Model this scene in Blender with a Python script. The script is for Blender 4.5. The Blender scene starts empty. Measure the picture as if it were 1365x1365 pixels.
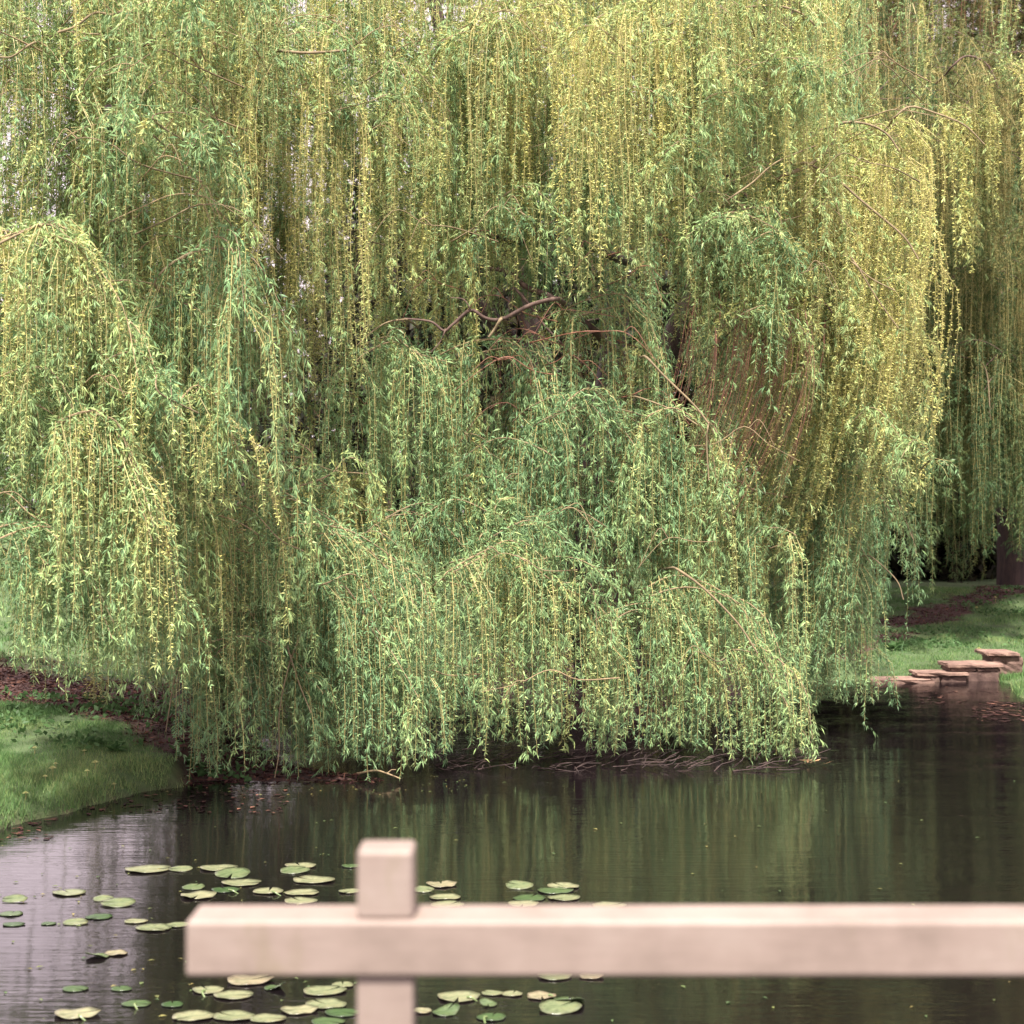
import bpy, math, random
import numpy as np
from mathutils import Vector

R = math.radians
rng = np.random.default_rng(11)
random.seed(5)
SC = bpy.context.scene
COL = SC.collection

# ------------------------------------------------------------------ camera
F = 2200.0                      # focal length in photo pixels (photo is 1365 wide)
H = 2.5                         # eye height over the water
cam_d = bpy.data.cameras.new('camera')
cam_d.sensor_width = 36.0
cam_d.lens = F / 1365.0 * 36.0
cam_d.clip_start = 0.1
cam_d.clip_end = 900
cam_d.dof.use_dof = True
cam_d.dof.focus_distance = 15.5
cam_d.dof.aperture_fstop = 3.0
cam = bpy.data.objects.new('camera', cam_d)
COL.objects.link(cam)
cam.location = (0, 0, H)
cam.rotation_euler = (R(90), 0, 0)
SC.camera = cam


def W(px, py, D):
    """photo pixel + distance -> world point"""
    return np.array([(px - 682.5) / F * D, D, H - (py - 682.5) / F * D])


# ------------------------------------------------------------------ sky, sun, exposure
SUN_EL, SUN_AZ = R(60), R(186)
world = bpy.data.worlds.new('World')
SC.world = world
world.use_nodes = True
nt = world.node_tree
nt.nodes.clear()
sky = nt.nodes.new('ShaderNodeTexSky')
sky.sky_type = 'NISHITA'
sky.sun_disc = False
sky.sun_elevation = SUN_EL
sky.sun_rotation = SUN_AZ
mixs = nt.nodes.new('ShaderNodeMix')
mixs.data_type = 'RGBA'
mixs.inputs['Factor'].default_value = 0.9
mixs.inputs['B'].default_value = (7.4, 6.0, 6.3, 1)       # even pale cloud cover
bg = nt.nodes.new('ShaderNodeBackground')
bg.inputs['Strength'].default_value = 0.10
wo = nt.nodes.new('ShaderNodeOutputWorld')
nt.links.new(sky.outputs['Color'], mixs.inputs['A'])
nt.links.new(mixs.outputs['Result'], bg.inputs['Color'])
nt.links.new(bg.outputs['Background'], wo.inputs['Surface'])

sl = bpy.data.lights.new('sun', 'SUN')
sl.energy = 5.0
sl.angle = R(3)
sl.color = (1.0, 0.93, 0.82)
sun = bpy.data.objects.new('sun', sl)
COL.objects.link(sun)
# light comes from behind the camera, a little from the left
sdir = Vector((math.sin(SUN_AZ) * math.cos(SUN_EL), math.cos(SUN_AZ) * math.cos(SUN_EL), math.sin(SUN_EL)))
sun.rotation_euler = sdir.to_track_quat('Z', 'Y').to_euler()
sun.location = (-5, -5, 20)

SC.view_settings.view_transform = 'Standard'
SC.view_settings.look = 'None'
SC.view_settings.gamma = 1
SC.view_settings.use_curve_mapping = False
SC.view_settings.exposure = 1.36
SC.render.engine = 'CYCLES'
SC.cycles.max_bounces = 6
SC.cycles.diffuse_bounces = 2
SC.cycles.transmission_bounces = 3


# ------------------------------------------------------------------ helpers
def tag(o, label=None, cat=None, group=None, kind=None):
    if label: o['label'] = label
    if cat: o['category'] = cat
    if group: o['group'] = group
    if kind: o['kind'] = kind
    return o


def empty(name, loc):
    o = bpy.data.objects.new(name, None)
    o.empty_display_size = 0.2
    COL.objects.link(o)
    o.location = tuple(loc)
    return o


class Geo:
    def __init__(s):
        s.v = []; s.f = []; s.m = []; s.a = []; s.b = []; s.n = 0

    def add(s, v, f, mat=0, young=0.0, vary=None):
        """v (n,3), f (k,4) quads, or (k,3)"""
        v = np.asarray(v, float); f = np.asarray(f, int)
        if len(v) == 0: return
        s.v.append(v)
        if f.shape[1] == 3: f = np.concatenate([f, np.full((len(f), 1), -1)], 1)
        s.f.append(np.where(f >= 0, f + s.n, -1))
        s.m.append(np.full(len(f), mat))
        s.a.append(np.broadcast_to(np.asarray(young, float), (len(v),)).copy())
        s.b.append(np.broadcast_to(np.asarray(0.5 if vary is None else vary, float), (len(v),)).copy())
        s.n += len(v)

    def mesh(s, name, mats, origin=(0, 0, 0), smooth=False):
        v = np.concatenate(s.v) - np.asarray(origin, float); f = np.concatenate(s.f); m = np.concatenate(s.m)
        me = bpy.data.meshes.new(name)
        tri = f[:, 3] < 0
        cnt = np.where(tri, 3, 4)
        starts = np.concatenate([[0], np.cumsum(cnt)[:-1]])
        loops = f.reshape(-1); loops = loops[loops >= 0]
        me.vertices.add(len(v)); me.vertices.foreach_set('co', v.astype(np.float32).ravel())
        me.loops.add(len(loops)); me.loops.foreach_set('vertex_index', loops.astype(np.int32))
        me.polygons.add(len(f)); me.polygons.foreach_set('loop_start', starts.astype(np.int32))
        me.polygons.foreach_set('loop_total', cnt.astype(np.int32))
        me.polygons.foreach_set('material_index', m.astype(np.int32))
        me.polygons.foreach_set('use_smooth', np.full(len(f), bool(smooth)))
        for mt in mats: me.materials.append(mt)
        for nm, arr in (('young', s.a), ('vary', s.b)):
            at = me.attributes.new(nm, 'FLOAT', 'POINT')
            at.data.foreach_set('value', np.concatenate(arr).astype(np.float32))
        me.update(calc_edges=True)
        return me

    def obj(s, name, mats, parent=None, origin=(0, 0, 0), root=(0, 0, 0), smooth=False):
        o = bpy.data.objects.new(name, s.mesh(name, mats, origin, smooth))
        COL.objects.link(o)
        o.location = tuple(np.asarray(origin, float) - np.asarray(root, float))
        o.parent = parent
        return o


def norm(a):
    return a / np.maximum(np.linalg.norm(a, axis=-1, keepdims=True), 1e-9)


def catmull(P, k=6):
    P = np.asarray(P, float)
    if len(P) < 3: 
        t = np.linspace(0, 1, k + 1)[:, None]
        return P[0] * (1 - t) + P[-1] * t
    Q = np.vstack([2 * P[0] - P[1], P, 2 * P[-1] - P[-2]])
    out = []
    for i in range(1, len(Q) - 2):
        for t in np.linspace(0, 1, k, endpoint=False):
            a, b, c, d = Q[i - 1], Q[i], Q[i + 1], Q[i + 2]
            out.append(0.5 * ((2 * b) + (c - a) * t + (2 * a - 5 * b + 4 * c - d) * t * t + (-a + 3 * b - 3 * c + d) * t ** 3))
    out.append(Q[-2])
    return np.array(out)


def tube(g, P, r0, r1, sides=6, mat=0, vary=0.5, knob=0.0, cap=True, power=1.0):
    P = np.asarray(P, float); n = len(P)
    T = norm(np.gradient(P, axis=0))
    up = np.array([0.13, 0.97, 0.2]) if abs(T[:, 1]).mean() < 0.8 else np.array([0.9, 0.1, 0.3])
    A = norm(np.cross(T, up)); B = np.cross(T, A)
    t = np.linspace(0, 1, n) ** power
    rad = r0 + (r1 - r0) * t
    ang = np.arange(sides) * 2 * np.pi / sides
    rr = rad[:, None] * (1 + knob * rng.normal(size=(n, sides)))
    V = P[:, None] + rr[..., None] * (np.cos(ang)[None, :, None] * A[:, None] + np.sin(ang)[None, :, None] * B[:, None])
    V = V.reshape(-1, 3)
    i = np.arange(n - 1)[:, None] * sides; j = np.arange(sides)[None]
    j2 = (j + 1) % sides
    f = np.stack([i + j, i + j2, i + sides + j2, i + sides + j], -1).reshape(-1, 4)
    g.add(V, f, mat, 0.0, vary)
    if cap and sides >= 5:
        c = np.vstack([V[-sides:], P[-1:]])
        g.add(c, [(k, (k + 1) % sides, sides) for k in range(sides)], mat, 0.0, vary)


def box(g, x0, x1, y0, y1, z0, z1, mat=0, vary=0.5):
    v = [(x, y, z) for z in (z0, z1) for y in (y0, y1) for x in (x0, x1)]
    f = [(0, 2, 3, 1), (4, 5, 7, 6), (0, 1, 5, 4), (2, 6, 7, 3), (0, 4, 6, 2), (1, 3, 7, 5)]
    g.add(v, f, mat, 0, vary)


# ------------------------------------------------------------------ materials
def new_mat(name):
    m = bpy.data.materials.new(name); m.use_nodes = True
    n = m.node_tree; n.nodes.clear()
    out = n.nodes.new('ShaderNodeOutputMaterial')
    return m, n, out


def node(n, t, **kw):
    x = n.nodes.new(t)
    for k, v in kw.items():
        if k in x.inputs: x.inputs[k].default_value = v
        else: setattr(x, k, v)
    return x


def ramp(n, fac, stops):
    r = n.nodes.new('ShaderNodeValToRGB')
    e = r.color_ramp.elements
    while len(e) < len(stops): e.new(0.5)
    for el, (p, c) in zip(e, stops):
        el.position = p; el.color = (*c, 1)
    n.links.new(fac, r.inputs['Fac'])
    return r.outputs['Color']


def mixc(n, fac, a, b, mode='MIX'):
    m = n.nodes.new('ShaderNodeMix'); m.data_type = 'RGBA'; m.blend_type = mode
    for s, v in (('Factor', fac), ('A', a), ('B', b)):
        if hasattr(v, 'is_linked') or hasattr(v, 'links'): n.links.new(v, m.inputs[s])
        elif s == 'Factor': m.inputs[s].default_value = v
        else: m.inputs[s].default_value = (*v, 1)
    return m.outputs['Result']


def noise(n, scale, detail=4, rough=0.55, vec=None):
    t = node(n, 'ShaderNodeTexNoise', Scale=scale, Detail=detail, Roughness=rough)
    if vec is not None: n.links.new(vec, t.inputs['Vector'])
    return t.outputs['Fac']


def coord(n, scale=(1, 1, 1), which='Object'):
    tc = n.nodes.new('ShaderNodeTexCoord')
    mp = node(n, 'ShaderNodeMapping', Scale=scale)
    n.links.new(tc.outputs[which], mp.inputs['Vector'])
    return mp.outputs['Vector']


def attr(n, name):
    a = n.nodes.new('ShaderNodeAttribute'); a.attribute_name = name
    return a.outputs['Fac']


def leaf_material(name, stops, old=None, transl=0.35, rough=0.5):
    """colour by the point attribute young (0 mature .. 1 fresh), brightened / dulled by vary"""
    m, n, out = new_mat(name)
    c = ramp(n, attr(n, 'young'), stops)
    v = ramp(n, attr(n, 'vary'), [(0, (0.62, 0.62, 0.66)), (0.5, (1, 1, 1)), (1, (1.42, 1.40, 1.30))])
    c = mixc(n, 1.0, c, v, 'MULTIPLY')
    p = node(n, 'ShaderNodeBsdfPrincipled', Roughness=rough)
    p.inputs['Specular IOR Level'].default_value = 0.18
    tr = n.nodes.new('ShaderNodeBsdfTranslucent')
    mx = node(n, 'ShaderNodeMixShader', Fac=transl)
    n.links.new(c, p.inputs['Base Color']); n.links.new(c, tr.inputs['Color'])
    n.links.new(p.outputs[0], mx.inputs[1]); n.links.new(tr.outputs[0], mx.inputs[2])
    n.links.new(mx.outputs[0], out.inputs['Surface'])
    return m


M_LEAF = leaf_material('willow_leaf', [(0.0, (0.145, 0.258, 0.130)), (0.35, (0.262, 0.368, 0.160)),
                                       (0.7, (0.440, 0.475, 0.190)), (1.0, (0.60, 0.565, 0.200))], transl=0.19, rough=0.42)
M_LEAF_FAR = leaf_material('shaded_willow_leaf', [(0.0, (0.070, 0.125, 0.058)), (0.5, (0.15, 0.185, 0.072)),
                                                  (1.0, (0.25, 0.21, 0.08))])  # darker twin of willow_leaf: shade on the rear trees put into the colour
M_GRASS = leaf_material('grass_blade', [(0.0, (0.075, 0.155, 0.055)), (0.5, (0.120, 0.225, 0.078)), (1.0, (0.26, 0.31, 0.13))],
                        transl=0.3)
M_WOOD_LEAF = leaf_material('woodland_leaf', [(0.0, (0.012, 0.015, 0.011)), (1.0, (0.040, 0.036, 0.022))])  # near black, so gaps behind the willows read as deep shade


def bark(name, a, b, scale=14, rough=0.85, bump=0.4, stretch=(1, 1, 0.25)):
    m, n, out = new_mat(name)
    vec = coord(n, stretch)
    f = noise(n, scale, 6, 0.65, vec)
    c = ramp(n, f, [(0.3, a), (0.7, b)])
    v = ramp(n, attr(n, 'vary'), [(0, (0.55, 0.55, 0.55)), (0.5, (1, 1, 1)), (1, (1.5, 1.45, 1.4))])
    c = mixc(n, 1.0, c, v, 'MULTIPLY')
    p = node(n, 'ShaderNodeBsdfPrincipled', Roughness=rough)
    n.links.new(c, p.inputs['Base Color'])
    bp = node(n, 'ShaderNodeBump', Strength=bump, Distance=0.02)
    n.links.new(f, bp.inputs['Height']); n.links.new(bp.outputs[0], p.inputs['Normal'])
    n.links.new(p.outputs[0], out.inputs['Surface'])
    return m


M_TRUNK = bark('willow_trunk_bark', (0.02, 0.012, 0.014), (0.07, 0.042, 0.036), 10, bump=1.0)
M_LIMB = bark('willow_limb_bark', (0.05, 0.03, 0.028), (0.15, 0.095, 0.075), 16)
M_PALE = bark('young_willow_bark', (0.13, 0.095, 0.06), (0.28, 0.215, 0.125), 22)
M_TWIG = bark('willow_twig', (0.22, 0.19, 0.075), (0.40, 0.35, 0.14), 9, rough=0.6, bump=0.1)
M_REDTWIG = bark('red_willow_twig', (0.14, 0.06, 0.045), (0.27, 0.13, 0.085), 9, rough=0.6, bump=0.1)


# ------------------------------------------------------------------ pond outline and terrain
SHORE = np.array([(-3.6, -8), (-4.6, 4), (-4.6, 9), (-4.25, 11.6), (-3.97, 12.6), (-3.82, 13.4), (-3.55, 13.9), (-3.2, 14.75), (-2.8, 15.15),
                  (-2.2, 15.08), (-1.6, 15.16), (-1.15, 15.3), (-1.35, 15.75), (-2.2, 16.4), (-2.75, 18), (-2.7, 21),
                  (-1.6, 23.2), (-0.5, 23.0), (0.3, 20.6), (1.2, 19.4), (2.3, 19.6), (3.1, 21.6), (4.0, 24.0), (5.3, 24.45),
                  (6.35, 24.75), (7.15, 24.5), (7.1, 23.6), (6.85, 22.3), (6.8, 20.8), (6.9, 19.5), (7.6, 16), (9, 10), (9, -8)])


def shore_sdf(x, y):
    """distance to the pond outline, positive on land"""
    P = np.stack([x, y], -1)
    a = SHORE; b = np.roll(SHORE, -1, 0)
    best = np.full(x.shape, 1e9); ins = np.zeros(x.shape, bool)
    for p, q in zip(a, b):
        e = q - p
        t = np.clip(((P - p) @ e) / (e @ e), 0, 1)
        d = np.linalg.norm(P - (p + t[..., None] * e), axis=-1)
        best = np.minimum(best, d)
        if p[1] != q[1]:
            c = ((p[1] > y) != (q[1] > y)) & (x < (q[0] - p[0]) * (y - p[1]) / (q[1] - p[1]) + p[0])
            ins ^= c
    d = np.where(ins, -best, best)
    return d + 0.20 * (vnoise(x, y, 0.55, 12) - 0.5) + 0.07 * (vnoise(x, y, 0.2, 13) - 0.5)


def vnoise(x, y, s, seed=0):
    """cheap smooth value noise"""
    r = np.random.default_rng(seed).random((64, 64))
    u = x / s + 31.7; v = y / s + 17.3
    i = np.floor(u).astype(int); j = np.floor(v).astype(int)
    fu = u - i; fv = v - j
    fu = fu * fu * (3 - 2 * fu); fv = fv * fv * (3 - 2 * fv)
    g = lambda a, b: r[a % 64, b % 64]
    return (g(i, j) * (1 - fu) + g(i + 1, j) * fu) * (1 - fv) + (g(i, j + 1) * (1 - fu) + g(i + 1, j + 1) * fu) * fv


def ground_z(x, y, d=None):
    x = np.asarray(x, float); y = np.asarray(y, float)
    if d is None: d = shore_sdf(x, y)
    lip = np.where(x < -3.0, 0.26, 0.06) * (1 - np.exp(-np.maximum(d, 0) / 0.16))
    spit = (x > -3.1) & (x < 0) & (y > 14.5) & (y < 16.6)
    rise = np.where(spit, 0.02, 0.085) * np.minimum(d, 9) + 0.03 * np.clip(d - 9, 0, 30)
    z = lip * np.where(spit, 0.35, 1) + rise
    z = z + 0.05 * (vnoise(x, y, 0.9, 1) - 0.5) * np.clip(d * 2, 0, 1) * np.where(spit, .3, 1) + 0.22 * (vnoise(x, y, 4.5, 2) - 0.5) * np.clip(d / 3, 0, 1)
    zb = -0.1 + 0.5 * np.maximum(d, -1.2)
    return np.where(d > 0, z - 0.02, zb)


def earth_mask(x, y, d):
    """1 where the ground is bare reddish earth and litter, 0 where it is grass"""
    n = (vnoise(x, y, 1.1, 5) - 0.5) * 1.5 + (vnoise(x, y, 0.25, 6) - 0.5) * 0.9
    line = np.interp(x, [-6.5, -5.15, -3.96, -3.3, -2.9], [17.9, 17.1, 16.1, 15.15, 14.5])
    left = (y - line + n * 0.6) / 0.35
    left = np.minimum(left, (21.5 - y + n) / 1.0)
    left = np.where(x > -0.4, -1, left)
    l2 = np.interp(x, [4.4, 5.6, 6.1, 7.6, 8.9, 10.5], [25.8, 26.1, 27.2, 29.6, 31.4, 33.6])
    right = (y - l2 + n * 0.8) / 0.3
    right = np.minimum(right, (l2 + 2.0 - y + n * 2.2) / 0.9)
    right = np.where(x < 4.2, -1, right)
    mid = np.where((x > -0.6) & (x < 4.3) & (y > 19) & (y < 26), 1, -1)
    e = np.clip(np.maximum(np.maximum(left, right), mid), 0, 1)
    return np.maximum(e, np.clip(1 - d / 0.04, 0, 1) * 0.8)


gx = np.concatenate([-np.geomspace(300, 9.2, 26), np.arange(-9, 14.01, 0.14), np.geomspace(14.3, 300, 26)])
gy = np.concatenate([[-60, -30, -15, -6, 0, 4, 8], np.arange(10.5, 36, 0.16), np.geomspace(36.3, 420, 34)])
X, Y = np.meshgrid(gx, gy, indexing='ij')
Dm = shore_sdf(X, Y)
Z = ground_z(X, Y, Dm)
EM = earth_mask(X, Y, Dm)
nx, ny = X.shape
g = Geo()
idx = np.arange(nx * ny).reshape(nx, ny)
f = np.stack([idx[:-1, :-1], idx[1:, :-1], idx[1:, 1:], idx[:-1, 1:]], -1).reshape(-1, 4)
g.add(np.stack([X, Y, Z], -1).reshape(-1, 3), f, 0, EM.ravel(), np.clip(Dm.ravel() * 3 + .5, 0, 1))

m, n, out = new_mat('ground_soil_and_turf')
vec = coord(n)
tur = ramp(n, noise(n, 3.0, 6, 0.7, vec), [(0.3, (0.045, 0.080, 0.03)), (0.7, (0.09, 0.135, 0.05))])
soi = ramp(n, noise(n, 9.0, 8, 0.75, vec), [(0.28, (0.022, 0.010, 0.012)), (0.5, (0.06, 0.028, 0.025)), (0.75, (0.13, 0.062, 0.048))])
c = mixc(n, attr(n, 'young'), tur, soi)
p = node(n, 'ShaderNodeBsdfPrincipled', Roughness=0.95)
n.links.new(c, p.inputs['Base Color'])
bp = node(n, 'ShaderNodeBump', Strength=0.8, Distance=0.03)
n.links.new(noise(n, 26, 6, 0.7, vec), bp.inputs['Height']); n.links.new(bp.outputs[0], p.inputs['Normal'])
n.links.new(p.outputs[0], out.inputs['Surface'])
M_GROUND = m
tag(g.obj('ground', [M_GROUND], smooth=True), kind='structure')

# water sheet, fitted under the banks
m, n, out = new_mat('pond_water')
p = node(n, 'ShaderNodeBsdfPrincipled', Roughness=0.025, IOR=1.52)
p.inputs['Base Color'].default_value = (0.005, 0.0035, 0.0045, 1)
v1 = coord(n, (0.4, 1.1, 1)); v2 = coord(n, (0.5, 3.2, 1)); v3 = coord(n, (0.3, 0.6, 1))
wv = node(n, 'ShaderNodeMath', operation='MULTIPLY_ADD')
n.links.new(noise(n, 6.0, 3, 0.55, v2), wv.inputs[0]); wv.inputs[1].default_value = 0.8
n.links.new(noise(n, 3.0, 2, 0.5, v1), wv.inputs[2])
amp = node(n, 'ShaderNodeMapRange'); amp.inputs['From Min'].default_value = 0.35; amp.inputs['From Max'].default_value = 0.65
amp.inputs['To Min'].default_value = 0.35; amp.inputs['To Max'].default_value = 1.0
n.links.new(noise(n, 2.0, 2, 0.5, v3), amp.inputs['Value'])
mul = node(n, 'ShaderNodeMath', operation='MULTIPLY')
n.links.new(wv.outputs[0], mul.inputs[0]); n.links.new(amp.outputs[0], mul.inputs[1])
bp = node(n, 'ShaderNodeBump', Strength=0.5, Distance=0.010)
n.links.new(mul.outputs[0], bp.inputs['Height']); n.links.new(bp.outputs[0], p.inputs['Normal'])
n.links.new(p.outputs[0], out.inputs['Surface'])
g = Geo()
wx = np.linspace(-12, 13, 26); wy = np.linspace(-9, 27, 37)
A, B = np.meshgrid(wx, wy, indexing='ij'); ii = np.arange(A.size).reshape(A.shape)
g.add(np.stack([A, B, A * 0], -1).reshape(-1, 3), np.stack([ii[:-1, :-1], ii[1:, :-1], ii[1:, 1:], ii[:-1, 1:]], -1).reshape(-1, 4))
tag(g.obj('water', [m]), kind='structure')


# ------------------------------------------------------------------ willow building blocks
def leaves_at(g, P, T, length, width, theta, young, vary, mat=0, droop=0.35, tri=False):
    """one folded lance-shaped quad per point P, tangent T"""
    n = len(P)
    if n == 0: return
    rnd = rng.normal(size=(n, 3))
    rad = norm(rnd - (rnd * T).sum(1, keepdims=True) * T)
    d = T * np.cos(theta)[:, None] + rad * np.sin(theta)[:, None]
    d = norm(d + np.array([0, 0, -1.0]) * droop)
    w = norm(np.cross(d, rng.normal(size=(n, 3))))
    nrm = np.cross(d, w)
    L = length[:, None]; wd = width[:, None]
    base = P
    if tri:
        wv = w * wd * 0.5; mb = P + d * L * 0.25
        V = np.stack([mb - wv, mb + wv, P + d * L], 1).reshape(-1, 3)
        g.add(V, np.arange(n * 3).reshape(n, 3), mat, np.repeat(young, 3), np.repeat(vary, 3))
        return
    mid = P + d * L * 0.42 + nrm * L * 0.05
    tip = P + d * L + np.array([0, 0, -1.0]) * L * 0.12
    V = np.stack([base, mid + w * wd * 0.5, tip, mid - w * wd * 0.5], 1).reshape(-1, 3)
    f = np.arange(n * 4).reshape(n, 4)
    g.add(V, f, mat, np.repeat(young, 4), np.repeat(vary, 4))


def strand(g, p0, dh, L, young, leafy=0.5, lean=(0, 0), zmin=None, bare=0.0, size=1.0, twig_r=0.0024, wiggle=0.03):
    """a hanging shoot: thin twig + leaves. dh = horizontal throw (m) as a 2-vector"""
    if zmin is not None:
        L = min(L, (p0[2] - zmin))
    if L < 0.12: return
    m = max(4, int(L / 0.26))
    s = np.linspace(0, L, m)
    a = 0.22
    k = 1 - np.exp(-s / a)
    ph = rng.random(4) * 6.28
    P = np.empty((m, 3))
    P[:, 0] = p0[0] + dh[0] * k + lean[0] * s * s / 1.4 + wiggle * np.sin(s * 2.6 + ph[0]) * np.minimum(s, 1)
    P[:, 1] = p0[1] + dh[1] * k + lean[1] * s * s / 1.4 + wiggle * np.sin(s * 2.1 + ph[1]) * np.minimum(s, 1)
    thr = math.hypot(*dh)
    P[:, 2] = p0[2] + thr * 0.8 * np.sin(np.clip(s / a, 0, 3.14)) * np.exp(-s / a) - s * (1 - 0.35 * np.exp(-s / 0.3) * min(1, thr * 3))
    tube(g, P, twig_r * (1 + 0.25 * L), twig_r * 0.55, 3, 1, vary=rng.uniform(0.3, 0.8), cap=False)
    T = norm(np.gradient(P, axis=0))
    sv = rng.normal(0, 0.13)

    def at(q):
        return (np.stack([np.interp(q, s, P[:, i]) for i in range(3)], 1),
                norm(np.stack([np.interp(q, s, T[:, i]) for i in range(3)], 1)))
    # small close-set leaves and catkins standing out sideways
    cov = 1 - bare
    nsm = int(L / 0.0105 * cov * (1.15 - 0.75 * leafy))
    if nsm > 0:
        q = np.sort(rng.uniform(0.03 * L, L, nsm)); P1, T1 = at(q)
        ln = rng.uniform(0.020, 0.044, nsm) * size * (1 + 0.5 * leafy)
        leaves_at(g, P1, T1, ln, np.maximum(ln * rng.uniform(0.22, 0.34, nsm), 0.008 * size), rng.uniform(0.9, 1.9, nsm),
                  np.clip(young + (0.14 if young > 0.5 else 0.02) + rng.normal(0, 0.10, nsm) - 0.4 * np.clip(q / L - 0.55, 0, 1), 0, 1),
                  np.clip(0.5 + sv + rng.normal(0, 0.15, nsm), 0, 1), 0, droop=0.05, tri=True)
    # lance leaves: along the shoot and in tufts
    nl = int(L / 0.034 * cov * (0.12 + 1.0 * leafy)) + 2
    q = np.concatenate([rng.uniform(0.05 * L, L, nl), L - rng.uniform(0, 0.12, 4)])
    q = np.clip(q, 0, L)
    P1, T1 = at(q); nn = len(q)
    ln = rng.uniform(0.034, 0.076, nn) * size * (0.8 + 0.3 * leafy)
    leaves_at(g, P1, T1, ln, ln * rng.uniform(0.12, 0.18, nn), rng.uniform(0.6, 1.35, nn),
              np.clip(young * 0.75 + rng.normal(0, 0.10, nn), 0, 1), np.clip(0.52 + sv + rng.normal(0, 0.24, nn), 0, 1), 0, droop=0.25)
    nt_ = int(rng.poisson(L / 0.18 * leafy * cov))
    if nt_:
        q = rng.uniform(0.08 * L, L * 0.98, nt_); Pq, Tq = at(q)
        for c0, t0 in zip(Pq, Tq):
            az = rng.random() * 6.28; ls = rng.uniform(0.05, 0.18) * size
            dv = np.array([math.cos(az), math.sin(az), -0.5]); dv /= np.linalg.norm(dv)
            e = c0 + dv * ls
            kk = rng.integers(8, 14)
            u = rng.uniform(0.2, 1.0, kk)[:, None]
            PP = c0 * (1 - u) + e * u + np.array([0, 0, -0.25 * ls]) * u ** 2
            TT = norm(np.tile(dv + np.array([0, 0, -0.9]), (kk, 1)))
            ln = rng.uniform(0.038, 0.078, kk) * size
            leaves_at(g, PP, TT, ln, ln * rng.uniform(0.13, 0.19, kk), rng.uniform(0.15, 0.95, kk),
                      np.clip(young * 0.55 + rng.normal(0, 0.08, kk), 0, 1), np.clip(0.6 + sv + rng.normal(0, 0.2, kk), 0, 1), 0, droop=0.4)


def bough(P, nstr, Lr, young, leafy, zbot=None, throw=0.22, lean=(0, 0), r=0.011, bare=0.0, size=1.0, t0=0.1, zfloor=0.03,
          bark_mat=1, crest=True, jit=0.05):
    """an arching branch along world points P with shoots hanging off it. Lr = (min,max) length;
    zbot = (lo,hi): shoots end between those heights instead"""
    if crest:
        P = [np.asarray(P[0]) + np.array([rng.normal(0, .12), 0.55, -0.12])] + list(P)
    C = catmull(P, 5)
    g = Geo()
    tube(g, C, r, r * 0.3, 5, 2, vary=rng.uniform(0.4, 0.9), knob=0.08)
    T = norm(np.gradient(C, axis=0))
    n = len(C)
    nb_ = max(3, int(round(nstr / 4.2)))
    cen = t0 + (1 - t0) * (np.arange(nb_) + rng.random(nb_)) / nb_
    for bi, uc in enumerate(cen):                       # the shoots hang in bunches with gaps between
        cnt = nstr // nb_ + (1 if bi < nstr % nb_ else 0)
        t = T[min(int(uc * (n - 1)), n - 2)]
        perp = np.array([-t[1], t[0]]) * rng.choice([-1, 1])
        if np.linalg.norm(perp) > 1e-6: perp = perp / np.linalg.norm(perp)
        az = rng.random() * 6.28
        d0 = (perp * 0.6 + t[:2] * 0.5 + np.array([math.cos(az), math.sin(az)]) * 0.6) * throw * rng.uniform(0.3, 1.1)
        by = float(np.clip(young + rng.normal(0, 0.13), 0, 1)); bl = float(np.clip(leafy + rng.normal(0, 0.15), 0, 1))
        fL = rng.uniform(0.45, 0.85) if rng.random() < 0.28 else rng.uniform(0.88, 1.0)
        for _ in range(cnt):
            u = float(np.clip(uc + rng.normal(0, 0.014), t0, 1))
            q = u * (n - 1); i = min(int(q), n - 2); fr = q - i
            p = C[i] * (1 - fr) + C[i + 1] * fr
            d = d0 + rng.normal(size=2) * throw * 0.20
            L = (p[2] - rng.uniform(*zbot)) if zbot is not None else rng.uniform(*Lr)
            L *= fL * (rng.uniform(0.35, 0.8) if rng.random() < 0.2 else 1)
            strand(g, p + rng.normal(size=3) * jit * np.array([0.8, 1, 0.4]), d, L, np.clip(by + rng.normal(0, 0.07), 0, 1),
                   np.clip(bl + rng.normal(0, 0.08), 0, 1), lean, zfloor, bare, size)
    by = young
    if crest:
        k = int(42 * nstr ** 0.5)
        u = rng.uniform(t0, 1, k) * (n - 1); i = np.minimum(u.astype(int), n - 2); fr = (u - i)[:, None]
        p = C[i] * (1 - fr) + C[i + 1] * fr
        ln = rng.uniform(0.05, 0.10, k) * size
        leaves_at(g, p + rng.normal(size=(k, 3)) * 0.035, T[i], ln, ln * 0.18, rng.uniform(0.3, 1.5, k), np.clip(by * 0.7 + rng.normal(0, .1, k), 0, 1),
                  np.clip(0.6 + rng.normal(0, 0.2, k), 0, 1), 0, droop=0.1)
    return g, C[0]


TW = [M_LEAF, M_TWIG, M_PALE]
BANK = []        # (mesh, drop below the start, width) kept for the linked copies deeper in the crown


def join(parts):
    g = Geo()
    for q, _ in parts:
        g.v += q.v; g.a += q.a; g.b += q.b; g.m += q.m
        g.f += [np.where(f >= 0, f + g.n, -1) for f in q.f]
        g.n += q.n
    return g, parts[0][1]


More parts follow.
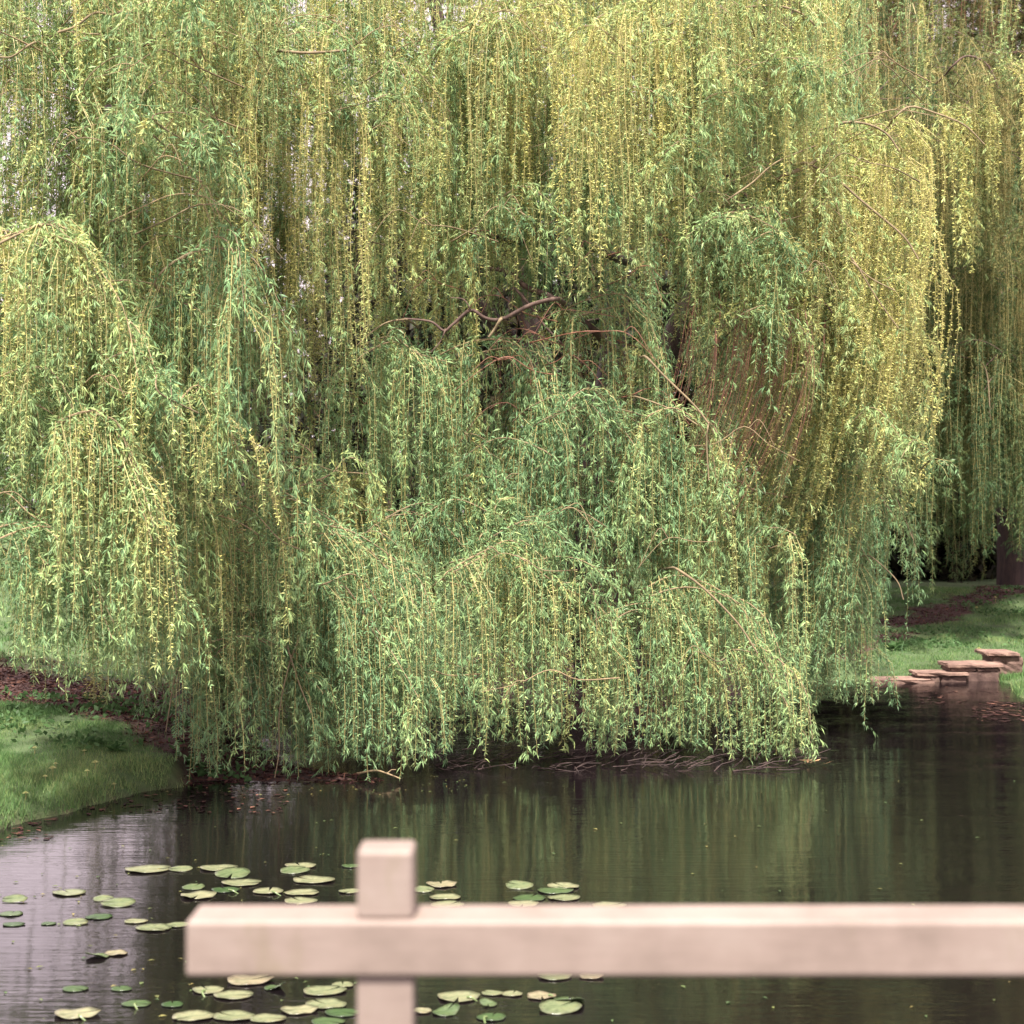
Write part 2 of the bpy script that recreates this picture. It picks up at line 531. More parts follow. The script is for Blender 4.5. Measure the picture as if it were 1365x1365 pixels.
class Willow:
    def __init__(s, root, label, name='weeping_willow'):
        s.root = np.array(root, float)
        s.o = empty(name, root)
        tag(s.o, label, 'willow tree')
        s.count = 0

    def add(s, gC, mats=TW, keep=True, name='hanging_branch'):
        g, st = gC
        o = g.obj(name, mats, s.o, st, s.root)
        s.count += 1
        if keep:
            v = np.concatenate(g.v)
            BANK.append((o.data, st[2] - v[:, 2].min(), v[:, 0].max() - v[:, 0].min()))
        return o

    def copy(s, at, drop, rot=None, mats=None, k=None, name='hanging_branch', wide=1.0):
        me, dr, wd = BANK[int(rng.integers(len(BANK))) if k is None else k]
        o = bpy.data.objects.new(name, me)
        o.parent = s.o
        o.location = tuple(np.array(at) - s.root)
        o.rotation_euler = (0, 0, rng.random() * 6.28 if rot is None else rot)
        sz = float(np.clip(drop / max(dr, .3), 0.55, 1.9))
        o.scale = (wide, wide, sz)
        COL.objects.link(o)
        s.count += 1
        return o

    def wood(s, P, r0, r1, mat, name='limb', sides=8, knob=0.05, k=6, vary=0.5):
        g = Geo()
        tube(g, catmull(P, k), r0, r1, sides, 0, vary, knob)
        return g.obj(name, [mat], s.o, P[0], s.root, smooth=True)


def crest_px(wl, pts, D, ybot, nstr, young, leafy, depth=0.35, reps=2, throw=0.24, lean=(0, 0), r=0.010, bare=0.0, size=1.0, jy=10):
    """boughs whose arch follows a crest line given in photo pixels at distance D; shoots reach down to ybot (px range)"""
    acc = []
    if ybot[1] > 940: young = young - 0.16
    for rep in range(reps):
        d0 = D + (rng.uniform(-0.4, 1.0) * depth if rep else 0)
        oy = rng.uniform(-0.3, 1.0) * jy * rep
        ox = rng.uniform(-1, 1) * 20 * min(rep, 1)
        dd = np.linspace(0.30, -0.25, len(pts)) * rng.choice([-1, 1, 0.4])
        P = [W(x + ox + rng.normal(0, 6 if rep else 2), y + oy + rng.normal(0, 9 if rep else 2), d0 + e) for (x, y), e in zip(pts, dd)]
        zb = (W(0, ybot[1], d0)[2], W(0, ybot[0], d0)[2])
        acc.append(bough(P, nstr, None, young, leafy, zbot=zb, throw=throw, lean=lean, r=r, bare=bare, size=size))
    wl.add(join(acc))


def curtain(wl, x, y, yb, D, n, young, leafy, nstr=16, throw=0.24, span=(0.5, 1.1), lean=(0, 0), bare=0.0, size=1.0, mats=TW, keep=True,
            zfloor=0.03, az=None, r=0.008):
    """n small arching boughs spread over a pixel window; x, y, yb, D are (lo, hi)"""
    acc = []
    for i in range(n):
        px = x[0] + (x[1] - x[0]) * ((i + rng.random()) / n)
        py = rng.uniform(*y); d = rng.uniform(*D)
        c = W(px, py, d)
        a = rng.uniform(-0.9, 0.9) + (math.pi if rng.random() < 0.5 else 0) if az is None else az + rng.normal(0, 0.3)
        s = rng.uniform(*span); h = s * rng.uniform(0.15, 0.35)
        dx, dy = math.cos(a) * s / 2, math.sin(a) * s / 2
        P = [c - np.array([dx, dy, h * 0.5]), c + np.array([-dx * 0.3, -dy * 0.3, h * 0.35]),
             c + np.array([dx * 0.45, dy * 0.45, 0.05 * h]), c + np.array([dx, dy, -h * 1.1])]
        zb = (W(0, yb[1], d)[2], W(0, yb[0], d)[2])
        mid = rng.uniform(*zb)
        zb = (mid - 0.25, mid + 0.45)
        acc.append(bough(P, nstr, None, float(np.clip(young + rng.normal(0, 0.1), 0, 1)), leafy, zbot=zb, throw=throw, lean=lean,
                         r=r, bare=bare, size=size, zfloor=zfloor))
        if len(acc) == 2 or i == n - 1:
            wl.add(join(acc), mats, keep); acc = []


# ---- central willow ------------------------------------------------------------------
cw = Willow((1.25, 21.0, ground_z(1.25, 21.0) - 0.05), 'great weeping willow filling the picture, its curtains reaching the pond surface')
cr = cw.root
# (y bottom is given in px; everything is built at its own distance)
crest_px(cw, [(262, 690), (330, 662), (400, 690), (470, 715)], 15.35, (900, 1043), 26, 0.28, 0.65, reps=4)
crest_px(cw, [(400, 700), (470, 712), (540, 760), (572, 820)], 15.4, (880, 1030), 24, 0.30, 0.62, reps=4)
crest_px(cw, [(268, 880), (320, 850), (380, 870), (430, 930)], 15.1, (1000, 1046), 22, 0.35, 0.6, reps=4)
crest_px(cw, [(430, 770), (470, 790), (520, 860), (560, 930)], 15.2, (1000, 1030), 20, 0.35, 0.55, reps=4)
crest_px(cw, [(592, 765), (650, 735), (690, 722), (740, 782)], 15.9, (930, 1008), 24, 0.55, 0.45, reps=4)
crest_px(cw, [(690, 740), (745, 785), (790, 802), (806, 860)], 16.0, (960, 1015), 22, 0.45, 0.5, reps=4)
crest_px(cw, [(870, 790), (930, 785), (1000, 820), (1045, 930)], 16.5, (960, 1018), 26, 0.42, 0.5, reps=4)
crest_px(cw, [(800, 830), (850, 800), (900, 810), (940, 870)], 16.6, (950, 1015), 22, 0.35, 0.55, reps=4)
crest_px(cw, [(980, 870), (1010, 880), (1045, 930), (1066, 985)], 16.3, (1000, 1020), 16, 0.55, 0.4, reps=3)
crest_px(cw, [(478, 480), (520, 455), (560, 470), (600, 500)], 17.0, (620, 760), 24, 0.25, 0.62, reps=3)
crest_px(cw, [(575, 480), (640, 452), (700, 470), (722, 540)], 16.9, (640, 760), 26, 0.15, 0.75, reps=3)
crest_px(cw, [(760, 405), (820, 388), (858, 412), (884, 480)], 16.9, (600, 770), 24, 0.25, 0.7, reps=3)
crest_px(cw, [(720, 560), (780, 540), (850, 560), (900, 620)], 16.7, (720, 830), 24, 0.12, 0.8, reps=3)
crest_px(cw, [(860, 560), (905, 545), (945, 590), (962, 700)], 16.6, (760, 850), 18, 0.45, 0.5, reps=3)
crest_px(cw, [(500, 700), (560, 670), (610, 700), (650, 740)], 16.8, (820, 960), 20, 0.2, 0.65, reps=3)
crest_px(cw, [(410, 530), (440, 505), (470, 530), (500, 580)], 17.2, (640, 760), 16, 0.25, 0.6, reps=2)
crest_px(cw, [(930, 300), (975, 272), (1020, 290), (1040, 350)], 16.9, (430, 560), 20, 0.35, 0.6, reps=3)
crest_px(cw, [(1000, 690), (1050, 660), (1110, 690), (1150, 760)], 18.3, (850, 960), 22, 0.3, 0.6, reps=3)
crest_px(cw, [(1040, 800), (1085, 770), (1130, 800), (1150, 880)], 18.6, (900, 965), 22, 0.3, 0.65, reps=4)
crest_px(cw, [(1120, 640), (1170, 625), (1200, 670), (1215, 720)], 18.6, (740, 830), 12, 0.3, 0.65, reps=2)
# long yellow curtains at the top and the right edge
SP = (0.3, 0.7)
curtain(cw, (250, 460), (20, 200), (400, 590), (15.8, 17.2), 19, 0.66, 0.22, 14, span=SP, throw=0.18)
curtain(cw, (300, 440), (250, 360), (480, 600), (16.2, 17.2), 7, 0.5, 0.45, 13, span=SP)
curtain(cw, (440, 680), (0, 170), (250, 400), (16.2, 17.6), 18, 0.58, 0.35, 13, span=SP, throw=0.2)
curtain(cw, (640, 930), (-60, 130), (260, 420), (16.0, 17.4), 20, 0.78, 0.2, 15, span=SP, throw=0.2)
curtain(cw, (860, 1110), (-40, 120), (240, 400), (16.4, 18.0), 16, 0.6, 0.35, 14, span=SP)
curtain(cw, (880, 1120), (200, 340), (380, 520), (16.8, 18.0), 14, 0.55, 0.4, 14, span=SP)
curtain(cw, (1060, 1225), (150, 300), (470, 640), (17.2, 18.6), 20, 0.88, 0.12, 16, lean=(-0.055, 0), span=SP)
curtain(cw, (1120, 1222), (330, 450), (600, 700), (17.4, 18.4), 10, 0.8, 0.2, 15, lean=(-0.11, 0), span=SP)
curtain(cw, (1020, 1170), (400, 540), (680, 800), (17.4, 18.4), 12, 0.68, 0.3, 14, lean=(-0.14, 0), span=SP)
curtain(cw, (935, 1070), (370, 440), (640, 760), (16.9, 17.5), 8, 0.9, 0.0, 17, lean=(-0.24, 0), bare=0.95, span=(0.6, 1.0), throw=0.12,
        mats=[M_LEAF, M_REDTWIG, M_LIMB], keep=False)
curtain(cw, (690, 800), (420, 470), (600, 720), (17.3, 17.9), 4, 0.9, 0.1, 14, bare=0.92, mats=[M_LEAF, M_REDTWIG, M_LIMB], keep=False)
curtain(cw, (230, 700), (-260, -30), (120, 330), (16.4, 18.6), 20, 0.5, 0.4, 13)
curtain(cw, (650, 1130), (-260, -60), (120, 300), (16.4, 18.8), 18, 0.6, 0.35, 13)
curtain(cw, (1060, 1150), (580, 690), (820, 960), (18.1, 18.9), 7, 0.12, 0.65, 14, lean=(-0.1, 0), span=SP)
curtain(cw, (500, 700), (215, 310), (385, 440), (17.5, 18.6), 6, 0.45, 0.4, 11, span=SP)
# leafy green sprays: short shoots on spreading branches
def sprays(wl, x, y, D, n, young=0.35, leafy=0.8, drop=0.55, nstr=16, zfloor=0.05):
    acc = []
    for i in range(n):
        if not acc: c = W(rng.uniform(*x), rng.uniform(*y), rng.uniform(*D))
        else: c = c + rng.normal(size=3) * (0.35, 0.25, 0.3)
        a = rng.random() * 6.28; L = rng.uniform(0.5, 1.0)
        d = np.array([math.cos(a), math.sin(a) * 0.6, 0])
        P = [c - d * L * .5 - (0, 0, .05), c + (0, 0, rng.uniform(.05, .14)), c + d * L * .4 + (0, 0, -.02), c + d * L * .7 + (0, 0, -.25)]
        acc.append(bough(P, nstr, (0.12, drop * rng.uniform(.7, 1.3)), float(np.clip(young + rng.normal(0, .1), 0, 1)), leafy, throw=0.34, r=0.008, zfloor=zfloor))
        if len(acc) == 2: wl.add(join(acc), keep=False); acc = []
sprays(cw, (250, 640), (30, 280), (15.9, 17.0), 16)
sprays(cw, (640, 1120), (20, 320), (16.0, 17.4), 22, young=0.45)
sprays(cw, (900, 1220), (330, 620), (16.8, 18.2), 12, young=0.4)
sprays(cw, (420, 900), (480, 700), (16.4, 17.3), 12, young=0.15)
sprays(cw, (270, 1030), (680, 930), (15.6, 16.6), 14, young=0.25)
curtain(cw, (300, 1050), (620, 740), (900, 1000), (16.8, 17.8), 12, 0.15, 0.6, 14)
print('central fronts', cw.count)

# trunk, limbs and the bare branches that show between the curtains
base = cr + np.array([0, 0, -0.1])
fork = np.array([1.0, 20.9, 2.6])
cw.wood([base, base + (0.02, 0, 0.5), (1.1, 20.9, 1.6), fork], 0.55, 0.36, M_TRUNK, 'trunk', 14, 0.06)
cw.wood([fork + (0, 0, -.2), (0.4, 21.2, 4.4), (-0.3, 21.3, 6.6), (-1.0, 21.0, 9.0), (-1.4, 20.6, 11.2)], 0.18, 0.05, M_TRUNK)
cw.wood([fork + (0, 0, -.2), (1.9, 20.4, 4.4), (2.6, 19.6, 6.2), (3.2, 19.6, 8.0), (3.6, 19.4, 10.2)], 0.2, 0.04, M_TRUNK)
cw.wood([fork + (0, 0, -.1), (0.2, 21.8, 4.5), (-1.6, 21.8, 6.4), (-3.0, 21.2, 8.6)], 0.16, 0.05, M_TRUNK)
cw.wood([fork + (0, 0, -.1), (1.4, 22.4, 5), (1.5, 22.6, 8.2), (1.4, 22.5, 11)], 0.22, 0.08, M_TRUNK)


def wood_px(wl, pts, D, r0, r1, mat, name='limb', sides=7, dd=0.0):
    (xa, ya), (xb, yb_) = pts[0], pts[1]
    P = [W(xa + (xa - xb) * 0.9, ya + (ya - yb_) * 0.5 + 14, D + 1.5), W(xa + (xa - xb) * 0.35, ya + (ya - yb_) * 0.3 + 5, D + 0.5)]
    P += [W(x, y, D + dd * i) + rng.normal(size=3) * 0.006 for i, (x, y) in enumerate(pts)]
    return wl.wood(P, r0, r1, mat, name, sides, 0.06, 5)


wood_px(cw, [(790, 330), (733, 316), (681, 322), (635, 313), (590, 322)], 18.1, 0.055, 0.03, M_TRUNK)
wood_px(cw, [(790, 440), (747, 405), (727, 392), (700, 382), (677, 362), (635, 355)], 17.5, 0.05, 0.02, M_LIMB)
wood_px(cw, [(742, 398), (722, 402), (700, 410), (668, 425), (648, 423), (628, 413), (604, 433), (592, 440), (578, 431), (565, 428), (539, 425)], 16.7, 0.028, 0.010, M_LIMB, 'branch')
wood_px(cw, [(628, 413), (618, 400), (600, 396)], 16.7, 0.010, 0.005, M_LIMB, 'branch')
wood_px(cw, [(592, 440), (588, 455), (575, 470)], 16.7, 0.010, 0.005, M_LIMB, 'branch')
wood_px(cw, [(539, 425), (518, 430), (499, 441), (476, 461)], 16.6, 0.013, 0.006, M_PALE, 'branch')
wood_px(cw, [(668, 425), (660, 438), (651, 451)], 16.6, 0.022, 0.012, M_PALE, 'branch')
wood_px(cw, [(691, 388), (712, 415), (730, 438), (760, 470)], 17.3, 0.02, 0.01, M_LIMB, 'branch')
wood_px(cw, [(1046, 235), (1080, 220), (1108, 194), (1118, 167), (1152, 165), (1183, 177), (1200, 201)], 16.9, 0.026, 0.009, M_PALE, 'branch')
wood_px(cw, [(1080, 220), (1118, 242), (1145, 266), (1179, 293), (1207, 317), (1224, 344)], 17.0, 0.017, 0.009, M_PALE, 'branch')
wood_px(cw, [(1193, 157), (1213, 143), (1247, 150), (1285, 167), (1312, 191)], 17.2, 0.015, 0.007, M_PALE, 'branch')
wood_px(cw, [(971, 266), (1002, 242), (1036, 216), (1087, 194)], 16.6, 0.013, 0.007, M_PALE, 'branch')
0 and wood_px(cw, [(1190, 150), (1150, 138), (1118, 123), (1091, 111), (1033, 112)], 17.0, 0.04, 0.014, M_TRUNK)
wood_px(cw, [(925, 195), (955, 221), (989, 259), (1023, 290), (1050, 330)], 17.5, 0.015, 0.04, M_TRUNK)
wood_px(cw, [(1138, 350), (1160, 370), (1195, 388)], 16.9, 0.012, 0.006, M_PALE, 'branch')
wood_px(cw, [(1138, 350), (1166, 395), (1198, 437)], 16.9, 0.010, 0.006, M_PALE, 'branch')
wood_px(cw, [(370, 68), (410, 70), (462, 67)], 15.7, 0.018, 0.012, M_PALE, 'branch')
wood_px(cw, [(1000, 10), (1040, 8), (1075, 22), (1095, 45)], 17.0, 0.016, 0.008, M_PALE, 'branch')
wood_px(cw, [(905, 100), (940, 98), (975, 106), (1010, 140)], 16.9, 0.012, 0.006, M_PALE, 'branch')
wood_px(cw, [(862, 478), (884, 500), (925, 540), (944, 566)], 16.5, 0.014, 0.010, M_PALE, 'branch')
wood_px(cw, [(944, 566), (942, 590), (945, 640)], 16.5, 0.012, 0.006, M_PALE, 'branch')
wood_px(cw, [(855, 530), (900, 548), (930, 565)], 16.5, 0.010, 0.008, M_PALE, 'branch')
wood_px(cw, [(905, 760), (940, 785), (985, 830), (1010, 870)], 16.2, 0.016, 0.008, M_PALE, 'branch')
wood_px(cw, [(1165, 745), (1195, 775), (1203, 800)], 18.3, 0.009, 0.006, M_PALE, 'branch')
wood_px(cw, [(400, 850), (385, 890), (374, 950), (371, 1000), (366, 1038)], 15.0, 0.010, 0.004, M_PALE, 'branch')
wood_px(cw, [(387, 868), (398, 910), (415, 950)], 14.9, 0.009, 0.005, M_PALE, 'branch')
wood_px(cw, [(300, 820), (255, 850), (235, 900), (222, 975)], 15.0, 0.012, 0.006, M_PALE, 'branch')

def twigs(wl, x, y, D, n, mat=M_PALE):
    """thin arching branches that catch the light among the leaves, each with a side twig"""
    for i in range(n):
        px, py, d = rng.uniform(*x), rng.uniform(*y), rng.uniform(*D)
        c = W(px, py, d); sg = rng.choice([-1, 1]); L = rng.uniform(0.35, 0.95)
        q = [c, c + (sg * L * .3, -.1, rng.uniform(.02, .16)), c + (sg * L * .62, -.16, rng.uniform(-.08, .14)), c + (sg * L, -.2, -rng.uniform(.1, .4))]
        q = [c + (-sg * L * .45, .5, -.03)] + q
        q = [a + rng.normal(size=3) * .012 for a in q]
        C = catmull(q, 5); g = Geo()
        tube(g, C, rng.uniform(.005, .009), .002, 5, 0, rng.uniform(.3, .9), .12)
        k = rng.integers(8, 15)
        tube(g, catmull([C[k], C[k] + (sg * .1, -.05, rng.uniform(-.02, .1)), C[k] + (sg * rng.uniform(.15, .3), -.1, -rng.uniform(.05, .3))], 4), .005, .002, 4, 0, .7)
        g.obj('branch', [mat], wl.o, c, wl.root, smooth=True)


twigs(cw, (280, 640), (20, 330), (15.8, 16.8), 14)
twigs(cw, (640, 1210), (10, 380), (16.1, 17.4), 22)
twigs(cw, (420, 1000), (440, 760), (16.2, 17.2), 8)
twigs(cw, (280, 1000), (700, 940), (15.2, 16.1), 6)
twigs(cw, (600, 860), (300, 560), (16.6, 17.4), 16, M_REDTWIG)

# linked copies that give the crown its depth
for row, (t0_, t1_, dlo, dhi, n_) in enumerate(((-420, -220, 18.4, 24, 22), (-200, -20, 19, 24.5, 24), (0, 160, 18.6, 22.5, 15), (190, 330, 18.2, 22, 9), (360, 520, 18, 21, 6))):  # first row hangs above the view, added to shade the crown's interior
    for i in range(n_):
        px = 215 + 950 * (i + rng.random()) / n_
        cw.copy(W(px, rng.uniform(t0_, t1_), rng.uniform(dlo, dhi)), rng.uniform(1.8, 2.6))
for i in range(26):
    px = rng.uniform(300, 1080); d = rng.uniform(17.3, 22.0)
    p = W(px, 0, d); p[2] = rng.uniform(1.7, 3.4)
    cw.copy(p, p[2] - 0.2)

for q in ((560, 120), (590, 220), (750, 220), (780, 300), (520, 330), (620, 330), (680, 360), (560, 290), (700, 290)):
    cw.copy(W(q[0], q[1] - 90, rng.uniform(19.5, 22)), 2.2)
print('central', cw.count)

# ---- left willow ---------------------------------------------------------------------
lw = Willow((-3.22, 17.2, ground_z(-3.22, 17.2) - 0.05), 'weeping willow on the left bank with a thick dark trunk behind its hanging shoots')
lr = lw.root
lf = np.array([-3.35, 17.0, 3.4])
lw.wood([lr + (0, 0, -.1), (-3.2, 17.2, 1.2), (-3.28, 17.1, 2.4), lf], 0.30, 0.24, M_TRUNK, 'trunk', 14, 0.06)
lw.wood([lf + (0, 0, -.15), (-3.6, 16.2, 4.6), (-3.5, 15.0, 5.5), (-3.4, 13.9, 5.9)], 0.16, 0.04, M_TRUNK)
lw.wood([lf + (0, 0, -.15), (-2.9, 17.2, 5.0), (-2.6, 17.4, 6.6), (-2.5, 17.5, 8.6)], 0.12, 0.05, M_TRUNK)
lw.wood([lf + (0, 0, -.15), (-4.2, 16.4, 4.4), (-5.2, 15.2, 5.2), (-5.4, 13.8, 5.0)], 0.15, 0.04, M_TRUNK)
lw.wood([lf + (0, 0, -.1), (-3.6, 17.4, 5.6), (-3.9, 17.5, 8.5)], 0.18, 0.08, M_TRUNK)
wood_px(lw, [(240, 44), (218, 49), (190, 60), (157, 67)], 14.0, 0.024, 0.018, M_LIMB)
wood_px(lw, [(172, 61), (135, 47), (115, 46), (104, 40)], 13.95, 0.011, 0.006, M_PALE, 'branch')
wood_px(lw, [(162, 14), (150, 19), (127, 18), (102, 35), (76, 43)], 13.7, 0.011, 0.010, M_PALE, 'branch')
wood_px(lw, [(44, 58), (16, 75), (-6, 76)], 13.7, 0.010, 0.008, M_PALE, 'branch')
wood_px(lw, [(-8, 330), (30, 308), (60, 300), (95, 306)], 12.7, 0.014, 0.007, M_PALE, 'branch')
wood_px(lw, [(103, 550), (130, 553), (158, 580), (176, 625)], 12.6, 0.014, 0.008, M_PALE, 'branch')
crest_px(lw, [(-30, 335), (30, 305), (70, 300), (110, 335)], 12.7, (470, 640), 24, 0.55, 0.4, reps=3)
crest_px(lw, [(70, 310), (110, 335), (140, 400), (160, 470)], 12.8, (560, 700), 22, 0.5, 0.45, reps=3)
crest_px(lw, [(130, 430), (170, 425), (200, 470), (222, 560)], 13.0, (600, 720), 22, 0.45, 0.5, reps=4)
crest_px(lw, [(-20, 520), (30, 490), (80, 500), (120, 560)], 12.7, (640, 780), 22, 0.45, 0.5, reps=3)
crest_px(lw, [(90, 560), (140, 552), (175, 600), (205, 700)], 12.6, (800, 930), 26, 0.5, 0.45, reps=4)
crest_px(lw, [(150, 620), (190, 640), (215, 700), (235, 790)], 12.8, (860, 960), 18, 0.45, 0.45, reps=3)
crest_px(lw, [(225, 560), (265, 515), (300, 560), (318, 620)], 13.4, (640, 720), 16, 0.6, 0.4, reps=2)
crest_px(lw, [(-30, 715), (30, 698), (75, 715), (118, 765)], 12.6, (820, 905), 24, 0.25, 0.65, reps=4)
crest_px(lw, [(60, 745), (100, 760), (130, 800), (150, 850)], 12.7, (860, 925), 14, 0.4, 0.5, reps=2)
twigs(lw, (-20, 330), (10, 330), (13.0, 14.4), 13)
twigs(lw, (-20, 240), (380, 860), (12.5, 13.1), 6)
curtain(lw, (-20, 330), (-220, -10), (90, 190), (13.2, 15.4), 22, 0.5, 0.42, 11, throw=0.3)
sprays(lw, (-20, 330), (0, 230), (13.0, 15.0), 16, young=0.4)
sprays(lw, (-20, 260), (380, 680), (12.6, 13.6), 14, young=0.3)
curtain(lw, (-20, 260), (10, 120), (230, 380), (13.2, 15.0), 17, 0.5, 0.4, 11, throw=0.2, zfloor=2.6)
curtain(lw, (-20, 260), (180, 290), (380, 520), (14.0, 15.2), 10, 0.5, 0.45, 11, zfloor=2.0)
curtain(lw, (-10, 260), (330, 520), (560, 700), (13.4, 14.6), 14, 0.4, 0.5, 13, zfloor=1.2)
curtain(lw, (-10, 230), (560, 640), (700, 800), (13.3, 14.4), 8, 0.45, 0.5, 12, zfloor=0.95)
curtain(lw, (170, 330), (-40, 90), (300, 520), (14.0, 15.4), 9, 0.65, 0.25, 13)
curtain(lw, (220, 330), (620, 760), (860, 960), (14.0, 15.0), 6, 0.4, 0.5, 13)
curtain(lw, (-20, 235), (640, 760), (885, 940), (13.9, 14.5), 5, 0.3, 0.5, 13, zfloor=0.9)
for i in range(30):
    px = rng.uniform(-20, 320); d = rng.uniform(14.5, 17.5); top = rng.uniform(250, 470)
    p = W(px, top, d)
    lw.copy(p, float(np.clip(p[2] - 2.6, 0.5, 1.8)))
for i in range(34):
    p = W(rng.uniform(-40, 330), rng.uniform(-260, 60), rng.uniform(14.5, 18))
    lw.copy(p, rng.uniform(0.9, 1.5))
for i in range(34):
    p = W(rng.uniform(-90, 110) if i % 2 else rng.uniform(190, 330), rng.uniform(-60, 190), rng.uniform(15, 18))
    lw.copy(p, rng.uniform(0.8, 1.2))
for i in range(14):
    px = rng.uniform(265, 420); d = rng.uniform(15.8, 18); p = W(px, 0, d); p[2] = rng.uniform(1.6, 3.2)
    lw.copy(p, p[2] - 0.45)
print('left', lw.count)

# ---- right rear willow ----------------------------------------------------------------
rw = Willow((10.9, 36.0, ground_z(10.9, 36.0) - 0.05), 'darker weeping willow standing back on the right bank above the grass slope')
rr_ = rw.root
rfk = np.array([10.7, 35.6, 4.6])
rw.wood([rr_ + (0, 0, -.1), (10.9, 36, 2.2), (10.8, 35.8, 3.4), rfk], 0.34, 0.24, M_TRUNK, 'trunk', 12, 0.06)
rw.wood([rfk + (0, 0, -.15), (9.8, 34, 7.0), (8.8, 32, 9.2), (8.0, 30.5, 10.4)], 0.2, 0.05, M_TRUNK)
rw.wood([rfk + (0, 0, -.15), (11.4, 34, 7.0), (11.0, 31.5, 9.0), (9.8, 29.5, 9.9)], 0.18, 0.05, M_TRUNK)
rw.wood([rfk + (0, 0, -.1), (9.2, 35, 7.2), (7.0, 33.6, 9.2), (5.6, 32, 9.6)], 0.18, 0.05, M_TRUNK)
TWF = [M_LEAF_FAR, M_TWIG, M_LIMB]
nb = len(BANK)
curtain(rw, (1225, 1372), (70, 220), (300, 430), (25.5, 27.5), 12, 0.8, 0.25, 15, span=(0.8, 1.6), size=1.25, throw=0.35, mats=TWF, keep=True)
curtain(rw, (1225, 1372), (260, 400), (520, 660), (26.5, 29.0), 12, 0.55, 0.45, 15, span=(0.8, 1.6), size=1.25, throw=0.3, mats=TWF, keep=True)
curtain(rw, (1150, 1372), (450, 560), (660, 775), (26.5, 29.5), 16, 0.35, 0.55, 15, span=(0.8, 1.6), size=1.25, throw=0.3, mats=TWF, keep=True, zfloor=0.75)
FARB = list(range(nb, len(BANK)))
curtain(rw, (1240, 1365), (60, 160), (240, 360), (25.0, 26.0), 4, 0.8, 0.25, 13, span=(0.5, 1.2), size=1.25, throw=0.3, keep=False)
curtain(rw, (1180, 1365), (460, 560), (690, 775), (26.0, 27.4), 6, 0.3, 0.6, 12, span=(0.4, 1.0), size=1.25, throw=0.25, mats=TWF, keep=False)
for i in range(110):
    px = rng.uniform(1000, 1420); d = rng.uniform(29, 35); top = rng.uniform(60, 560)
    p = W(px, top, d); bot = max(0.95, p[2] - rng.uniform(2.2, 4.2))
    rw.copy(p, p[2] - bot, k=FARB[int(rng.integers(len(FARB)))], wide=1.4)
wood_px(rw, [(1268, 90), (1290, 75), (1318, 88), (1335, 130)], 26.0, 0.02, 0.01, M_LIMB, 'branch')
wood_px(rw, [(1306, 480), (1316, 500), (1321, 560)], 26.4, 0.016, 0.01, M_PALE, 'branch')
print('right', rw.count)

# ---- reddish willow behind, in the top right corner ---------------------------------------
bw = Willow((12.5, 48.0, ground_z(12.5, 48.0) - 0.05), 'thinly leaved reddish brown willow far behind in the top right corner')
bfk = np.array([12.3, 47.5, 7])
bw.wood([bw.root + (0, 0, -.1), (12.4, 48, 4), bfk], 0.45, 0.3, M_TRUNK, 'trunk', 12, 0.06)
for q in ((8.5, 44, 16), (12, 43, 18), (15.5, 44.5, 17.5), (10.5, 49, 19)):
    q = np.array(q, float); bw.wood([bfk + (0, 0, -.2), bfk * .5 + q * .5 + (0, 0, 1.2), q], 0.22, 0.05, M_TRUNK)
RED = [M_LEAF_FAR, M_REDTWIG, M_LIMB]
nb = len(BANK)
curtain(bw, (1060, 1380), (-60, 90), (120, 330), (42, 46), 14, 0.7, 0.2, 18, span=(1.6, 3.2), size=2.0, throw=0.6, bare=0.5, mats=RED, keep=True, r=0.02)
REDB = list(range(nb, len(BANK)))
for i in range(150):
    px = rng.uniform(900, 1440); d = rng.uniform(42, 52); top = rng.uniform(-260, 330)
    p = W(px, top, d)
    bw.copy(p, rng.uniform(3, 5), k=REDB[int(rng.integers(len(REDB)))], wide=1.2)

# ------------------------------------------------------------------ wood beyond the lawn
g = Geo()
for k in range(46):
    cx = rng.uniform(-75, 70); cy = rng.uniform(112, 150)
    if cx > -30: hh = rng.uniform(18, 26)
    else: hh = rng.uniform(12, 17)
    zb = float(ground_z(cx, cy))
    tube(g, [(cx, cy, zb - .3), (cx + .2, cy, zb + hh * .4), (cx, cy, zb + hh * .8)], 0.5, 0.15, 6, 1)
    nn = 500
    u = norm(rng.normal(size=(nn, 3))) * rng.random((nn, 1)) ** 0.4
    lob = 1 + 0.3 * np.sin(u[:, :1] * 5 + k) * np.cos(u[:, 2:] * 4 + k)
    P = np.array([cx, cy, zb + hh * .58]) + u * lob * np.array([hh * .3, hh * .28, hh * .42])
    Ls = rng.uniform(1.0, 2.0, nn)
    leaves_at(g, P, norm(rng.normal(size=(nn, 3))), Ls, Ls * 0.6, rng.uniform(0, 1.5, nn), rng.random(nn), rng.random(nn))
for k in range(60):
    cx = -80 + 160 * (k + rng.random()) / 60; cy = rng.uniform(104, 110); zb = float(ground_z(cx, cy)); nn = 260
    u = norm(rng.normal(size=(nn, 3))) * rng.random((nn, 1)) ** 0.4
    P = np.array([cx, cy, zb + 1.6]) + u * np.array([2.4, 1.6, 2.2])
    Ls = rng.uniform(0.5, 0.9, nn)
    leaves_at(g, P, norm(rng.normal(size=(nn, 3))), Ls, Ls * 0.6, rng.uniform(0, 1.5, nn), rng.random(nn), rng.random(nn))
tag(g.obj('woodland', [M_WOOD_LEAF, M_TRUNK]), 'dark wood of distant trees glimpsed beyond the lawn behind the willows', 'woodland', kind='stuff')


